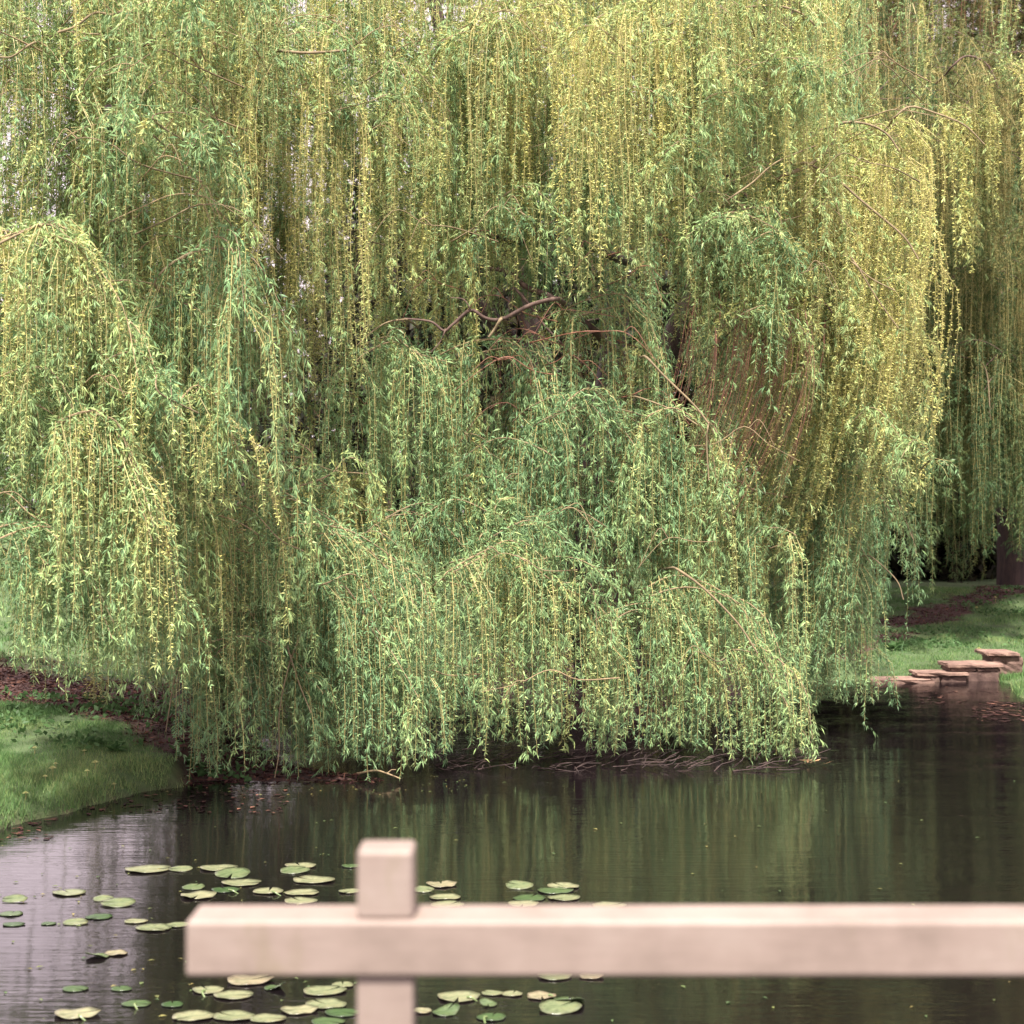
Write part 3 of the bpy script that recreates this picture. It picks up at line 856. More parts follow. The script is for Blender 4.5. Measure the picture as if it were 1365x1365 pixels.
g = Geo()  # added backdrop: dark foliage that blocks sky and fills gaps between the shoots
for k in range(160):
    cx = -9.5 + 42 * (k % 110 + rng.random()) / 110; cy = rng.uniform(46, 60); hh = rng.uniform(5, 11.5) * (0.55 if cx < -6 else 1)
    if k >= 110: cx = 6.5 + 14 * rng.random(); cy = rng.uniform(38.5, 42.5) ; hh = rng.uniform(1.6, 3.6)  # low clumps standing in for the dark shade on the right slope
    if k < 110 and cx > -5.5 and k % 2: hh = rng.uniform(13, 19)  # tall crowns added to close bright sky holes
    zb = float(ground_z(cx, cy))
    tube(g, [(cx, cy, zb - .3), (cx + .2, cy, zb + hh * .4), (cx, cy, zb + hh * .7)], 0.12, 0.05, 5, 1)
    nn = 260 if hh < 12 else 760; wr = 1.7 if hh < 12 else 2.6
    u = norm(rng.normal(size=(nn, 3))) * rng.random((nn, 1)) ** 0.4
    P = np.array([cx, cy, zb + hh * .5]) + u * np.array([wr, wr, hh * .52])
    nn = nn * 2; P = np.concatenate([P, P + rng.normal(size=P.shape) * .35]); Ls = rng.uniform(0.2, 0.5, nn)
    leaves_at(g, P, norm(rng.normal(size=(nn, 3))), Ls, Ls * 0.7, rng.uniform(0, 1.5, nn), rng.random(nn), rng.random(nn), tri=True)
tag(g.obj('shrub_screen', [M_WOOD_LEAF, M_TRUNK]), 'added screen of dark shrubs blocking sky and darkening gaps behind the willows', 'shrubs', kind='stuff')

# ------------------------------------------------------------------ grass, litter, weeds
def grass(name, label, x, y, n, hmin, hmax, wid, dens_extra=None):
    px = rng.uniform(*x, n); py = rng.uniform(*y, n)
    d = shore_sdf(px, py); e = earth_mask(px, py, d)
    tuft = vnoise(px, py, 0.35, 9)
    keep = (d > -0.015) & ((rng.random(n) > e * 0.97)) & (rng.random(n) < 0.45 + tuft)
    px, py, d, tuft, e = px[keep], py[keep], d[keep], tuft[keep], e[keep]
    n = len(px)
    z = ground_z(px, py, d)
    h = rng.uniform(hmin, hmax, n) * (0.35 + 1.2 * tuft) * (1 + 0.9 * np.exp(-d / 0.12))
    az = rng.random(n) * 6.28; ln = rng.uniform(0.15, 0.7, n) * h
    w = wid * rng.uniform(0.7, 1.3, n)
    a2 = rng.random(n) * 6.28
    B = np.stack([px, py, z - 0.01], 1)
    wv = np.stack([np.cos(a2) * w, np.sin(a2) * w, 0 * w], 1)
    tp = B + np.stack([np.cos(az) * ln, np.sin(az) * ln, h], 1)
    V = np.stack([B - wv, B + wv, tp], 1).reshape(-1, 3)
    g = Geo()
    yo = np.clip(0.42 + 0.7 * (vnoise(px, py, 0.8, 3) - .5) + rng.normal(0, 0.22, n), 0, 1)
    g.add(V, np.arange(3 * n).reshape(n, 3), 0, np.repeat(yo, 3), np.repeat(np.clip(rng.normal(.5, .2, n), 0, 1), 3))
    return tag(g.obj(name, [M_GRASS]), label, 'grass', kind='stuff')


grass('bank_grass', 'rough green grass on the near left bank above the waterline', (-6.3, -2.9), (12.2, 17.4), 130000, 0.018, 0.062, 0.0032)
grass('bank_grass', 'short mown grass on the slope behind the stone steps', (4.2, 11.5), (24.4, 35), 110000, 0.025, 0.06, 0.006)
grass('bank_grass', 'lawn glimpsed behind the hanging shoots on the left', (-14, -3), (20.5, 40), 40000, 0.04, 0.09, 0.012)
grass('bank_grass', 'grass on the point of the right hand bank nearest the camera', (6.8, 8.8), (17, 24.6), 30000, 0.04, 0.10, 0.005)

M_LITTER = leaf_material('dead_leaf_litter', [(0, (0.016, 0.007, 0.008)), (0.65, (0.05, 0.022, 0.019)), (1, (0.17, 0.085, 0.062))], transl=0.1, rough=0.8)


def litter(label, x, y, n):
    px = rng.uniform(*x, n); py = rng.uniform(*y, n)
    d = shore_sdf(px, py); e = earth_mask(px, py, d)
    k = (d > 0.0) & (rng.random(n) < e)
    px, py, d = px[k], py[k], d[k]; n = len(px)
    P = np.stack([px, py, ground_z(px, py, d) + 0.012], 1)
    T = norm(np.stack([rng.normal(size=n), rng.normal(size=n), rng.normal(size=n) * 0.2], 1))
    L = rng.uniform(0.03, 0.10, n)
    g = Geo()
    leaves_at(g, P, T, L, L * rng.uniform(0.1, 0.35, n), rng.uniform(0, .3, n), rng.random(n), rng.random(n), droop=0.0)
    return tag(g.obj('leaf_litter', [M_LITTER]), label, 'leaf litter', kind='stuff')


litter('reddish brown dead leaves and twigs under the left willow', (-7, -0.9), (14.3, 21.5), 26000)
litter('reddish dead leaves at the foot of the right rear willow', (4.3, 12), (24.4, 37), 30000)


g = Geo()
for k in range(46):
    if k < 26 and k % 2: continue
    if k < 26: cx, cy, n_ = rng.uniform(-5.6, -2.7), rng.uniform(15.2, 18.5), 110
    else: cx, cy, n_ = rng.uniform(5.6, 10.5), rng.uniform(26.5, 34.5), 130
    if shore_sdf(np.array(cx), np.array(cy)) < 0.15: continue
    rr_w = rng.uniform(.15, .42) * (1 if k < 26 else 1.7)
    px = cx + rng.normal(0, rr_w, n_); py = cy + rng.normal(0, rr_w * .7, n_)
    dd_ = shore_sdf(px, py); ok = dd_ > 0.02; px, py, dd_ = px[ok], py[ok], dd_[ok]; n_ = len(px)
    P = np.stack([px, py, ground_z(px, py, dd_) + rng.uniform(0, .05, n_)], 1)
    Ls = rng.uniform(.04, .10, n_)
    leaves_at(g, P, norm(np.stack([rng.normal(size=n_), rng.normal(size=n_), rng.uniform(.2, 1.5, n_)], 1)), Ls, Ls * .5, rng.uniform(0, 1, n_),
              rng.uniform(0, .3, n_), rng.uniform(0, .4, n_), droop=0)
tag(g.obj('ground_cover', [M_GRASS]), 'dark green low weeds in patches over the reddish earth of both banks', 'weeds', kind='stuff')


def dark_weed(px, py, D, label, n=26, s=0.16):
    c = W(px, py, D); z = float(ground_z(c[0], c[1])); g = Geo()
    for i in range(n):
        az = rng.random() * 6.28; L = rng.uniform(0.5, 1) * s; el = rng.uniform(0.15, 0.9)
        d = np.array([math.cos(az) * math.cos(el), math.sin(az) * math.cos(el), math.sin(el)])
        sd = np.array([-math.sin(az), math.cos(az), 0]) * L * 0.24
        b = np.array([c[0], c[1], z]) + d * L * .15
        mm = b + d * L * .5 + np.array([0, 0, .1 * L]); t = b + d * L - np.array([0, 0, .15 * L])
        g.add([b, mm + sd, t, mm - sd], [(0, 1, 2, 3)], 0, rng.uniform(0, .3), rng.uniform(0, .6))
    o = g.obj('dock_plant', [M_GRASS], None, (c[0], c[1], z))
    return tag(o, label, 'weed')


dark_weed(152, 1005, 15.2, 'dark leafed dock growing in the left bank grass beside bare earth')
dark_weed(128, 1000, 15.4, 'small dark dock just left of the larger one on the left bank', 14, 0.12)
dark_weed(1190, 843, 27.0, 'dark dock at the edge of the reddish earth on the right bank', 26, 0.26)
dark_weed(250, 1022, 15.6, 'dark weed clump by the waterline below the left willow', 34, 0.2)

m, n, out = new_mat('dandelion_yellow')
p = node(n, 'ShaderNodeBsdfPrincipled', Roughness=0.7)
n.links.new(ramp(n, noise(n, 60, 2, .5, coord(n)), [(0.3, (0.32, 0.33, 0.10)), (0.7, (0.48, 0.47, 0.20))]), p.inputs['Base Color'])
n.links.new(p.outputs[0], out.inputs['Surface'])
M_DAND = m


def dandelion(px, py, label, size=1.0, D=None, base=None):
    # find the ground point along the pixel ray
    if D is None:
        for D in np.arange(12.0, 40, 0.05):
            q = W(px, py, D)
            if shore_sdf(np.array(q[0]), np.array(q[1])) > 0 and q[2] <= ground_z(q[0], q[1]) + 0.05: break
    q = W(px, py, D); z = float(ground_z(q[0], q[1]))
    o = empty('dandelion', (q[0], q[1], z)); tag(o, label, 'flower', 'dandelions in the bank grass')
    g = Geo(); tube(g, [(0, 0, 0), (0.004, 0, 0.03 * size), (0, 0.003, 0.05 * size)], 0.003, 0.0025, 5, 0)
    g.obj('stem', [M_TWIG], o)
    g = Geo(); k = 14
    for ring, (rr, zz) in enumerate(((0.022, 0.052), (0.015, 0.058), (0.008, 0.062))):
        for i in range(k):
            a = (i + .5 * ring) * 6.283 / k; b = 0.16
            g.add([(0, 0, (zz - .006) * size), (rr * math.cos(a - b) * size, rr * math.sin(a - b) * size, zz * size),
                   (rr * math.cos(a + b) * size, rr * math.sin(a + b) * size, zz * size)], [(0, 1, 2)], 0)
    g.obj('flower_head', [M_DAND], o)


for px, py, s, lb in [(70, 1030, 1.5, 'pale yellow dandelion at the middle of the left bank grass, largest of them'),
                      (127, 1022, 1.5, 'pale yellow dandelion right below the dark dock on the left bank'),
                      (60, 1038, 1.1, 'small dandelion just below left of the largest bank dandelion'),
                      (46, 998, 1.1, 'dandelion at the upper middle of the left bank grass'),
                      (112, 1001, 1.0, 'dandelion just left of the dark dock plants'),
                      (13, 960, 1.2, 'dandelion at the top edge of the left bank grass near frame edge'),
                      (74, 1019, 1.0, 'small dandelion just above the largest bank dandelion'),
                      (152, 1048, 1.0, 'lowest right dandelion on the left bank close to the water'),
                      (34, 1062, 1.2, 'lowest dandelion on the left bank above the grassy lip'),
                      (116, 1028, 1.0, 'dandelion beside the pair under the dark dock'),
                      (1302, 814, 2.0, 'pale dandelion on the right bank near the reddish earth'),
                      (1327, 800, 2.0, 'pale dandelion furthest right on the right bank slope'),
                      (1305, 868, 1.8, 'flattened pale yellow dandelion above the stone steps')]:
    dandelion(px, py, lb, s)

# floating bits along the near edge of the willow: dark drowned twigs
g = Geo()
for i in range(170):
    px = rng.uniform(575, 1080); d = rng.uniform(15.9, 17.2)
    c = W(px, 0, d); c[2] = rng.uniform(-0.01, 0.04)
    a = rng.normal(0, .7); L = rng.uniform(.08, .4)
    e = c + np.array([math.cos(a) * L, math.sin(a) * L, rng.uniform(0, .1)])
    tube(g, [c, (c + e) / 2 + rng.normal(size=3) * .02, e], .006, .003, 4, 0, vary=.3)
tag(g.obj('drowned_twigs', [M_TRUNK]), 'dark drowned twigs along the waterline under the central willow', 'twigs', kind='stuff')

m, n, out = new_mat('floating_leaf_brown')
p = node(n, 'ShaderNodeBsdfPrincipled', Roughness=0.7)
n.links.new(ramp(n, noise(n, 30, 4, .6, coord(n)), [(0.3, (0.25, 0.14, 0.07)), (0.7, (0.52, 0.34, 0.18))]), p.inputs['Base Color'])
n.links.new(p.outputs[0], out.inputs['Surface'])
M_FLOAT = m
c = W(1077, 1016, 16.3); g = Geo()
for i in range(14):
    a = rng.random() * 6.28; L = rng.uniform(.05, .12); b = np.array([c[0] + rng.normal(0, .09), c[1] + rng.normal(0, .07), 0.012 + rng.random() * .02])
    d = np.array([math.cos(a), math.sin(a), rng.uniform(0, .4)]); s_ = np.array([-d[1], d[0], 0])
    g.add([b, b + d * L * .5 + s_ * L * .14, b + d * L, b + d * L * .5 - s_ * L * .14], [(0, 1, 2, 3)], 0)
tag(g.obj('withered_spray', [M_FLOAT], None, (c[0], c[1], 0.01)), 'withered orange brown spray of leaves floating at the right tip of the willow', 'leaves')
g = Geo()
tube(g, catmull([W(476, 1031, 15.4), W(500, 1027, 15.3), W(516, 1031, 15.2), W(534, 1038, 15.2)], 5), .010, .006, 6, 0, vary=.8)
tube(g, [W(516, 1031, 15.2), W(522, 1026, 15.2), W(528, 1026, 15.2)], .006, .003, 5, 0, vary=.8)
tag(g.obj('fallen_branch', [M_PALE], None, W(500, 1029, 15.3)), 'pale fallen branch lying on the muddy spit left of centre', 'branch')

def flotsam(label, boxes, mats, lo, hi, name='floating_leaves'):
    g = Geo()
    for (x0, x1, y0, y1, n) in boxes:
        for i in range(n):
            py = rng.uniform(y0, y1); D = 5500.0 / (py - 682.5); c = W(rng.uniform(x0, x1), py, D)
            if shore_sdf(np.array(c[0]), np.array(c[1])) > -0.03: continue
            a = rng.random() * 6.28; L = rng.uniform(lo, hi); w = L * rng.uniform(.12, .3)
            d = np.array([math.cos(a), math.sin(a), 0]); sd = np.array([-d[1], d[0], 0]) * w
            b = np.array([c[0], c[1], 0.005])
            g.add([b, b + d * L * .5 + sd + (0, 0, .004), b + d * L, b + d * L * .5 - sd + (0, 0, .004)], [(0, 1, 2, 3)], 0, rng.random(), rng.random())
    return tag(g.obj(name, mats), label, 'leaves', kind='stuff')


flotsam('tiny fallen willow leaves and specks scattered over the pond', [(0, 1365, 1030, 1365, 110), (200, 640, 1035, 1060, 90), (0, 480, 1080, 1365, 70)], [M_LEAF_FAR], .02, .05)
flotsam('reddish dead leaves drifted against the right bank below the steps', [(1300, 1365, 934, 962, 90), (1230, 1365, 916, 940, 40)], [M_LITTER], .05, .16)
flotsam('brown leaves drifted along the edge of the left bank', [(60, 380, 1045, 1085, 260), (0, 80, 1080, 1120, 60)], [M_LITTER], .03, .10)

# ------------------------------------------------------------------ stone steps at the water's edge
m, n, out = new_mat('weathered_sandstone')
vec = coord(n)
c = ramp(n, noise(n, 5, 8, .7, vec), [(0.25, (0.07, 0.04, 0.036)), (0.5, (0.20, 0.125, 0.10)), (0.8, (0.36, 0.26, 0.20))])
v = ramp(n, attr(n, 'vary'), [(0, (0.35, 0.32, 0.35)), (0.5, (1, 1, 1)), (1, (1.3, 1.25, 1.15))])
c = mixc(n, 1, c, v, 'MULTIPLY')
p = node(n, 'ShaderNodeBsdfPrincipled', Roughness=0.9)
n.links.new(c, p.inputs['Base Color'])
bp = node(n, 'ShaderNodeBump', Strength=0.9, Distance=0.02)
n.links.new(noise(n, 18, 8, .7, vec), bp.inputs['Height']); n.links.new(bp.outputs[0], p.inputs['Normal'])
n.links.new(p.outputs[0], out.inputs['Surface'])
M_STONE = m


def stone(x0, x1, y0, y1, z0, z1, parent, root, name='stone_slab', vary=.5):
    """rough-edged slab: subdivided box, jittered"""
    import bmesh
    bm = bmesh.new()
    bmesh.ops.create_cube(bm, size=1)
    bmesh.ops.scale(bm, vec=(x1 - x0, y1 - y0, z1 - z0), verts=bm.verts)
    bmesh.ops.bevel(bm, geom=bm.edges[:], offset=min(.018, (z1 - z0) * .2), segments=2, affect='EDGES')
    bmesh.ops.subdivide_edges(bm, edges=[e for e in bm.edges if e.calc_length() > .2], cuts=4, use_grid_fill=True)
    rr = random.Random(int(x0 * 1000) + int(z0 * 977))
    for vv in bm.verts:
        vv.co += Vector((rr.gauss(0, .008), rr.gauss(0, .008), rr.gauss(0, .004)))
    me = bpy.data.meshes.new(name); bm.to_mesh(me); bm.free()
    me.materials.append(M_STONE)
    at = me.attributes.new('vary', 'FLOAT', 'POINT'); at.data.foreach_set('value', [vary] * len(me.vertices))
    o = bpy.data.objects.new(name, me); COL.objects.link(o)
    o.location = (((x0 + x1) / 2 - root[0]), ((y0 + y1) / 2 - root[1]), ((z0 + z1) / 2 - root[2]))
    o.parent = parent
    return o


sr = (6.3, 24.6, 0.0)
st = empty('stone_steps', sr)
tag(st, 'low flight of reddish stone slabs stepping up from the pond on the right', 'stone steps')
stone(5.30, 6.16, 24.05, 24.70, -0.03, 0.048, st, sr)
stone(5.96, 6.72, 24.26, 24.82, 0.085, 0.135, st, sr)
stone(6.44, 7.26, 24.36, 25.0, 0.195, 0.252, st, sr)
stone(7.14, 7.62, 24.75, 25.5, 0.335, 0.385, st, sr)
stone(6.00, 6.30, 24.29, 24.80, -0.08, 0.082, st, sr, 'stone_block', .22)
stone(6.305, 6.70, 24.30, 24.80, -0.08, 0.082, st, sr, 'stone_block', .15)
stone(6.48, 6.86, 24.40, 24.95, 0.138, 0.192, st, sr, 'stone_block', .3)
stone(6.73, 7.20, 24.38, 24.95, -0.08, 0.132, st, sr, 'stone_block', .12)
stone(6.87, 7.22, 24.40, 24.95, 0.136, 0.192, st, sr, 'stone_block', .28)
stone(7.22, 7.68, 24.80, 25.4, 0.05, 0.33, st, sr, 'stone_block', .25)

# ------------------------------------------------------------------ lily pads
m, n, out = new_mat('lily_pad')
vec = coord(n)
a_ = attr(n, 'young')
base_c = ramp(n, a_, [(0, (0.022, 0.055, 0.018)), (0.35, (0.075, 0.110, 0.052)), (0.7, (0.185, 0.195, 0.122)), (1.0, (0.21, 0.165, 0.125))])
sp = ramp(n, noise(n, 22, 5, .65, vec), [(0.3, (0.6, 0.66, 0.6)), (0.5, (1.0, 1.0, 1)), (0.75, (1.3, 1.15, 1.1))])
c = mixc(n, 1, base_c, sp, 'MULTIPLY')
c = mixc(n, 1, c, ramp(n, attr(n, 'vary'), [(0.1, (0.45, 0.38, 0.34)), (0.5, (0.95, 0.95, 0.92)), (0.8, (1.25, 1.25, 1.15))]), 'MULTIPLY')
p = node(n, 'ShaderNodeBsdfPrincipled', Roughness=0.32)
n.links.new(c, p.inputs['Base Color'])
bp = node(n, 'ShaderNodeBump', Strength=0.7, Distance=0.01)
n.links.new(noise(n, 14, 4, .6, vec), bp.inputs['Height']); n.links.new(bp.outputs[0], p.inputs['Normal'])
n.links.new(p.outputs[0], out.inputs['Surface'])
M_PAD = m
m, n, out = new_mat('lily_stem')
p = node(n, 'ShaderNodeBsdfPrincipled', Roughness=0.4)
n.links.new(ramp(n, noise(n, 8, 2, .5, coord(n)), [(0.3, (0.07, 0.12, 0.04)), (0.7, (0.14, 0.19, 0.07))]), p.inputs['Base Color'])
n.links.new(p.outputs[0], out.inputs['Surface'])
M_STEM = m


def lily_pad(px, py, w, kind, label, stem=False):
    """kind: p pale flat, g green, b browned curled, t tilted sliver, f folded"""
    D = 5500.0 / (py - 682.5)
    r = 0.9 * w / 2 / F * D
    c = W(px, py, D)
    z0 = 0.006
    rr = random.Random(int(px * 7 + py * 3))
    nr, na = 4, 30
    notch = 0.2
    th = rr.uniform(0, 6.28)
    ang = np.linspace(notch / 2, 2 * math.pi - notch / 2, na) + th
    amp = {'p': .035, 'g': .03, 'b': .09, 't': .035, 'f': .07}[kind]
    ph = rr.uniform(0, 6.28)
    V = [(0, 0, 0.0)]
    for i in range(1, nr + 1):
        q = i / nr
        for a in ang:
            rad = r * q * (1 + .04 * math.sin(3 * a + ph) + .02 * math.sin(7 * a))
            rad *= 1.0 + 0.10 * abs(math.cos(a - th))       # slightly heart shaped
            x, y = rad * math.cos(a) * 1.06, rad * math.sin(a) * 0.84
            z = amp * r * q ** 2 * (math.sin(2 * a + ph) * .6 + .4 * math.sin(5 * a + 2 * ph)) + (.05 * r * q ** 4 if kind in 'pb' else 0)
            if kind == 'f':
                z += max(0.0, (y * math.cos(ph) + x * math.sin(ph))) * 0.5
            V.append((x, y, z))
    V = np.array(V)
    if kind == 't':
        ta = rr.uniform(.10, .2); V[:, 2] += (V[:, 1]) * ta
    V[:, 2] -= min(0, V[:, 2].min()) * 0.9
    F_ = []
    for j in range(na - 1):
        F_.append((0, 1 + j, 2 + j))
    F4 = []
    for i in range(nr - 1):
        for j in range(na - 1):
            F4.append((1 + i * na + j, 1 + (i + 1) * na + j, 2 + (i + 1) * na + j, 2 + i * na + j))
    # underside and rim give the leaf its thickness
    nV = len(V); V2 = V.copy(); V2[:, 2] -= 0.004
    rim = [1 + (nr - 1) * na + j for j in range(na)]
    bF3 = [(a + nV, c2 + nV, b + nV) for a, b, c2 in F_]
    bF4 = [(a + nV, d + nV, c2 + nV, b + nV) for a, b, c2, d in F4]
    for j in range(na - 1):
        bF4.append((rim[j], rim[j] + nV, rim[j + 1] + nV, rim[j + 1]))
    yo = {'p': .62, 'g': .16, 'b': .8, 't': .45, 'f': .3}[kind] + rr.uniform(-.1, .08)
    vr = [0.6]
    for i in range(1, nr + 1):
        for j in range(na):
            vr.append(float(np.clip((0.62, 0.58, 0.52, 0.30)[i - 1] + (0.10 if j % 3 == 0 else -0.04) + rr.gauss(0, .06), 0, 1)))
    vr = np.array(vr + vr)
    g = Geo()
    VV = np.vstack([V, V2]) + np.array([c[0], c[1], z0])
    g.add(VV, np.array(F4 + bF4), 0, yo, vr)
    # triangles share the same vertices: index them directly
    t3 = np.array(F_ + bF3); t3 = np.concatenate([t3, np.full((len(t3), 1), -1)], 1)
    g.f.append(t3); g.m.append(np.zeros(len(t3), int))
    if not stem:
        o = g.obj('lily_pad', [M_PAD], None, (c[0], c[1], 0), smooth=True)
        return tag(o, label, 'lily pad', 'lily pads floating on the pond')
    e = empty('lily_pad', (c[0], c[1], 0))
    tag(e, label, 'lily pad', 'lily pads floating on the pond')
    g.obj('leaf', [M_PAD], e, (c[0], c[1], 0), (c[0], c[1], 0), smooth=True)
    g = Geo()
    a = rr.uniform(-2.6, -.5); L = rr.uniform(1.2, 2.0) * r
    tube(g, catmull([(r * .6 * math.cos(a), r * .6 * math.sin(a), .016), (L * .7 * math.cos(a), L * .7 * math.sin(a), .018), (L * math.cos(a + .3), L * math.sin(a + .3), -.02)], 5),
         .006, .005, 5, 0)
    g.obj('stem', [M_STEM], e)
    return e


PADS = [
 (291, 1158, 48, 'p', 'pale round pad at the top left of the cluster above the rail end', 0),
 (310, 1167, 48, 't', 'thin edge-on green pad just under the top left pad of the cluster', 0),
 (321, 1178, 50, 'p', 'pale crinkled pad in the middle of the cluster above the rail end', 0),
 (300, 1187, 38, 'g', 'greener pad touching the crinkled middle pad from below left', 1),
 (358, 1189, 42, 'p', 'pad right of the crinkled middle pad, just above the rail', 1),
 (264, 1195, 48, 'b', 'brown edged pad just above the left end of the rail', 0),
 (400, 1155, 42, 'p', 'small raised-rim pad furthest from camera, midway between rail end and post', 0),
 (393, 1162, 38, 't', 'thin sliver of pad right under the small raised-rim pad', 0),
 (418, 1174, 54, 'p', 'large pale oval pad left of the post, standing apart', 0),
 (403, 1191, 44, 'p', 'pale green pad between the large oval pad and the rail', 0),
 (401, 1202, 44, 'p', 'pad whose front edge is cut off by the rail left of the post', 0),
 (468, 1155, 26, 'g', 'small dull green pad just left of the post top', 0),
 (466, 1189, 30, 'p', 'pad half hidden behind the left side of the post', 0),
 (197, 1160, 58, 'p', 'long oval pad on the pale sky reflection, left of the cluster', 0),
 (241, 1160, 30, 't', 'narrow dull pad between the long oval pad and the cluster', 0),
 (258, 1184, 30, 't', 'bright slanting sliver of pad above the rail end', 0),
 (205, 1238, 46, 'p', 'flat pale pad just left of the rail end, nearest of its three', 0),
 (181, 1229, 30, 'p', 'small pad behind the flat pale pad left of the rail end', 0),
 (236, 1234, 32, 'p', 'pad touching the left end of the rail', 0),
 (92, 1191, 44, 'p', 'lone oval pad in the middle of the pale sky reflection', 0),
 (20, 1201, 32, 't', 'slightly curled pad near the left frame edge, highest there', 0),
 (157, 1206, 44, 't', 'thin wide pad right of the lone oval pad, a little lower', 0),
 (138, 1200, 26, 't', 'short sliver above the thin wide pad', 0),
 (132, 1223, 36, 'g', 'dull green pad below the thin wide pad', 0),
 (101, 1231, 32, 't', 'dim thin pad left of the dull green pad', 0),
 (15, 1219, 32, 'g', 'dull pad near the left frame edge, second from top', 0),
 (18, 1233, 28, 'g', 'dull pad near the left frame edge, third from top', 0),
 (65, 1232, 20, 'g', 'tiny dark green pad between the left frame edge and the dim thin pad', 0),
 (130, 1276, 30, 'f', 'small folded green pad in open dark water left of the rail', 0),
 (155, 1272, 30, 'b', 'thin browned pad beside the small folded pad', 0),
 (333, 1308, 60, 'b', 'ragged pad peeping out just under the rail near its left end', 0),
 (277, 1321, 42, 'p', 'pale pad below the left end of the rail', 1),
 (311, 1328, 50, 'p', 'round pale pad with dark notch below the left part of the rail', 0),
 (432, 1322, 56, 'p', 'large pale pad under the rail just left of the lower post', 0),
 (457, 1314, 30, 'p', 'small pad behind the large one beside the lower post', 0),
 (435, 1340, 54, 'p', 'pale pad with pink tint in the pile left of the lower post', 0),
 (456, 1351, 46, 'g', 'green pad touching the lower post in the pile', 0),
 (398, 1348, 48, 'b', 'browned crumpled pad in the pile left of the lower post', 0),
 (258, 1356, 54, 'p', 'leftmost of three pads in a row at the bottom edge', 0),
 (312, 1356, 54, 'p', 'middle of three pads in a row at the bottom edge', 0),
 (357, 1359, 46, 'p', 'rightmost of three pads in a row at the bottom edge', 0),
 (437, 1363, 44, 'g', 'pad cut by the bottom edge left of the lower post', 0),
 (102, 1353, 58, 'b', 'pale brownish pad alone in the bottom left corner', 1),
 (100, 1319, 34, 'g', 'dark green drowned pad above the pad in the bottom left corner', 0),
 (162, 1319, 28, 'g', 'small dark green drowned pad right of the other drowned one', 0),
 (366, 1318, 28, 'f', 'curled deep green leaf under the rail among the pale pads', 0),
 (182, 1339, 38, 'g', 'dull green pad with crossing stems, bottom left', 1),
 (230, 1340, 30, 'g', 'dark submerged pad left of the row at the bottom edge', 0),
 (588, 1180, 42, 'b', 'double-layered ragged pad just right of the post top', 0),
 (565, 1188, 26, 't', 'sliver of pad touching the right side of the post', 0),
 (594, 1197, 40, 'p', 'smooth pale pad between the ragged pad and the rail', 0),
 (597, 1207, 44, 'p', 'pad mostly hidden by the rail, right of the post', 0),
 (692, 1183, 36, 't', 'pad with brown left tip, alone above the rail', 0),
 (751, 1182, 42, 'p', 'top pad of the right hand group above the rail', 0),
 (740, 1188, 46, 'g', 'green pad overlapping the top pad of the right hand group', 0),
 (706, 1198, 44, 'g', 'bright green pad in the lower left of the right hand group', 0),
 (752, 1198, 42, 'p', 'two-lobed pale pad in the lower right of the right hand group', 0),
 (697, 1206, 42, 'p', 'pad cut off by the rail under the bright green pad', 0),
 (812, 1208, 44, 'p', 'last pad to the right, its edge just showing over the rail', 0),
 (611, 1330, 58, 'p', 'broad pale pad below the rail, first right of the lower post', 1),
 (656, 1325, 28, 'p', 'left lobe of the pale pair below the rail', 0),
 (683, 1326, 28, 'p', 'right lobe of the pale pair below the rail', 0),
 (722, 1329, 40, 'b', 'pad with pinkish curled edge below the rail', 1),
 (758, 1337, 44, 'f', 'green raised pad furthest right below the rail', 0),
 (746, 1346, 56, 't', 'long thin green pad under the raised one', 0),
 (561, 1349, 28, 'b', 'small browned pad touching the right side of the lower post', 0),
 (594, 1351, 36, 'f', 'folded green pad with dark underside near the lower post', 0),
 (655, 1357, 40, 'g', 'deep green pad at the bottom edge under the pale pair', 1),
 (651, 1340, 24, 'f', 'bent green leaf between the pale pair and the deep green pad', 0),
 (739, 1303, 44, 'p', 'pad whose lower edge shows just under the rail, right of centre', 0),
 (788, 1303, 32, 'b', 'ragged pad whose lower edge shows under the rail, furthest right', 0),
]
for px, py, w, k, lb, s in PADS:
    lily_pad(px, py, w, k, lb, bool(s))

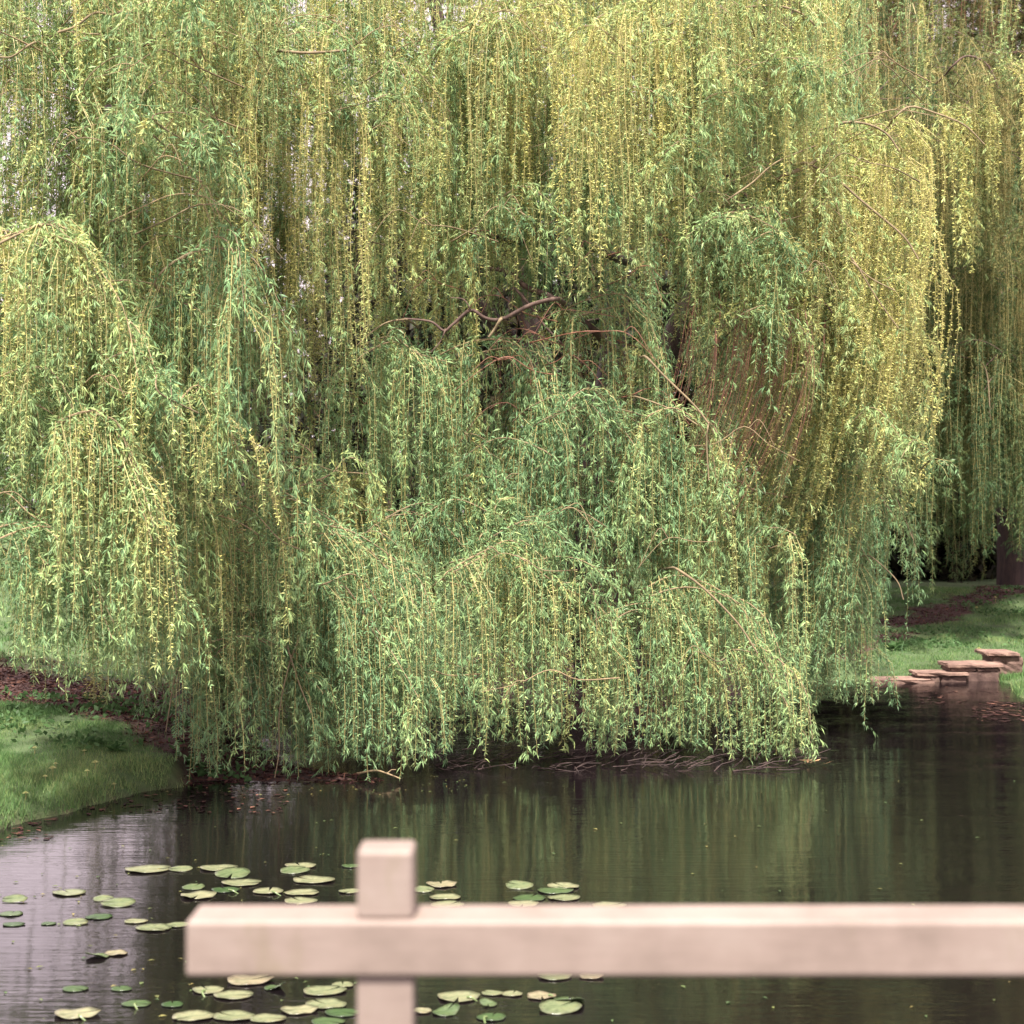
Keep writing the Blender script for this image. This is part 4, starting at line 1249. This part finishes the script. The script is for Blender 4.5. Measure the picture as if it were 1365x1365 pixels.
# ------------------------------------------------------------------ railing in the foreground
m, n, out = new_mat('weathered_pink_white_paint')
vec = coord(n, (1, 1, 1)); vs = coord(n, (1, 1, 0.35))
c = ramp(n, noise(n, 5, 5, .6, vec), [(0.3, (0.168, 0.131, 0.113)), (0.5, (0.226, 0.178, 0.157)), (0.72, (0.268, 0.220, 0.197))])
stn = ramp(n, noise(n, 9, 5, .6, vs), [(0.60, (0, 0, 0)), (0.85, (1, 1, 1))])
c = mixc(n, stn, c, (0.17, 0.14, 0.09))
grain = noise(n, 60, 3, .6, coord(n, (0.15, 1, 1)))
p = node(n, 'ShaderNodeBsdfPrincipled', Roughness=0.6)
n.links.new(c, p.inputs['Base Color'])
bp = node(n, 'ShaderNodeBump', Strength=0.3, Distance=0.003)
n.links.new(grain, bp.inputs['Height']); n.links.new(bp.outputs[0], p.inputs['Normal'])
n.links.new(p.outputs[0], out.inputs['Surface'])
M_PAINT = m


def beam(name, x0, x1, y0, y1, z0, z1, bev, parent, root):
    import bmesh
    bm = bmesh.new()
    bmesh.ops.create_cube(bm, size=1)
    bmesh.ops.scale(bm, vec=(x1 - x0, y1 - y0, z1 - z0), verts=bm.verts)
    bmesh.ops.bevel(bm, geom=bm.edges[:], offset=bev, segments=4, affect='EDGES', profile=.5)
    me = bpy.data.meshes.new(name); bm.to_mesh(me); bm.free()
    me.materials.append(M_PAINT)
    o = bpy.data.objects.new(name, me); COL.objects.link(o); o.parent = parent
    o.location = ((x0 + x1) / 2 - root[0], (y0 + y1) / 2 - root[1], (z0 + z1) / 2 - root[2])
    for pl in me.polygons: pl.use_smooth = False
    return o


DR = 2.90                                              # distance of the rail's front face
zt = W(0, 1228, DR)[2]; zbm = W(0, 1303, DR)[2]
rx = W(247, 0, DR)[0]
root = (W(517, 0, DR)[0], DR + .06, -0.6)
rl = empty('railing', root)
tag(rl, 'pinkish white painted timber railing with one post, out of focus in the foreground', 'railing')
beam('rail', rx, 2.3, DR, DR + .128, zbm, zt, .008, rl, root)
ptop = W(0, 1115, DR + .14)[2]
for cx in (W(518, 0, DR + .1)[0], 1.75):
    beam('post', cx - .05, cx + .05, DR + .012, DR + .114, -0.6, zbm + .001, .004, rl, root)
    beam('post', cx - .05, cx + .05, DR + .012, DR + .114, zt - .001, ptop, .009, rl, root)
print('done', sum(len(p) for p in []), sum(len(me.loops) - 2 * len(me.polygons) for me in bpy.data.meshes), 'tris')
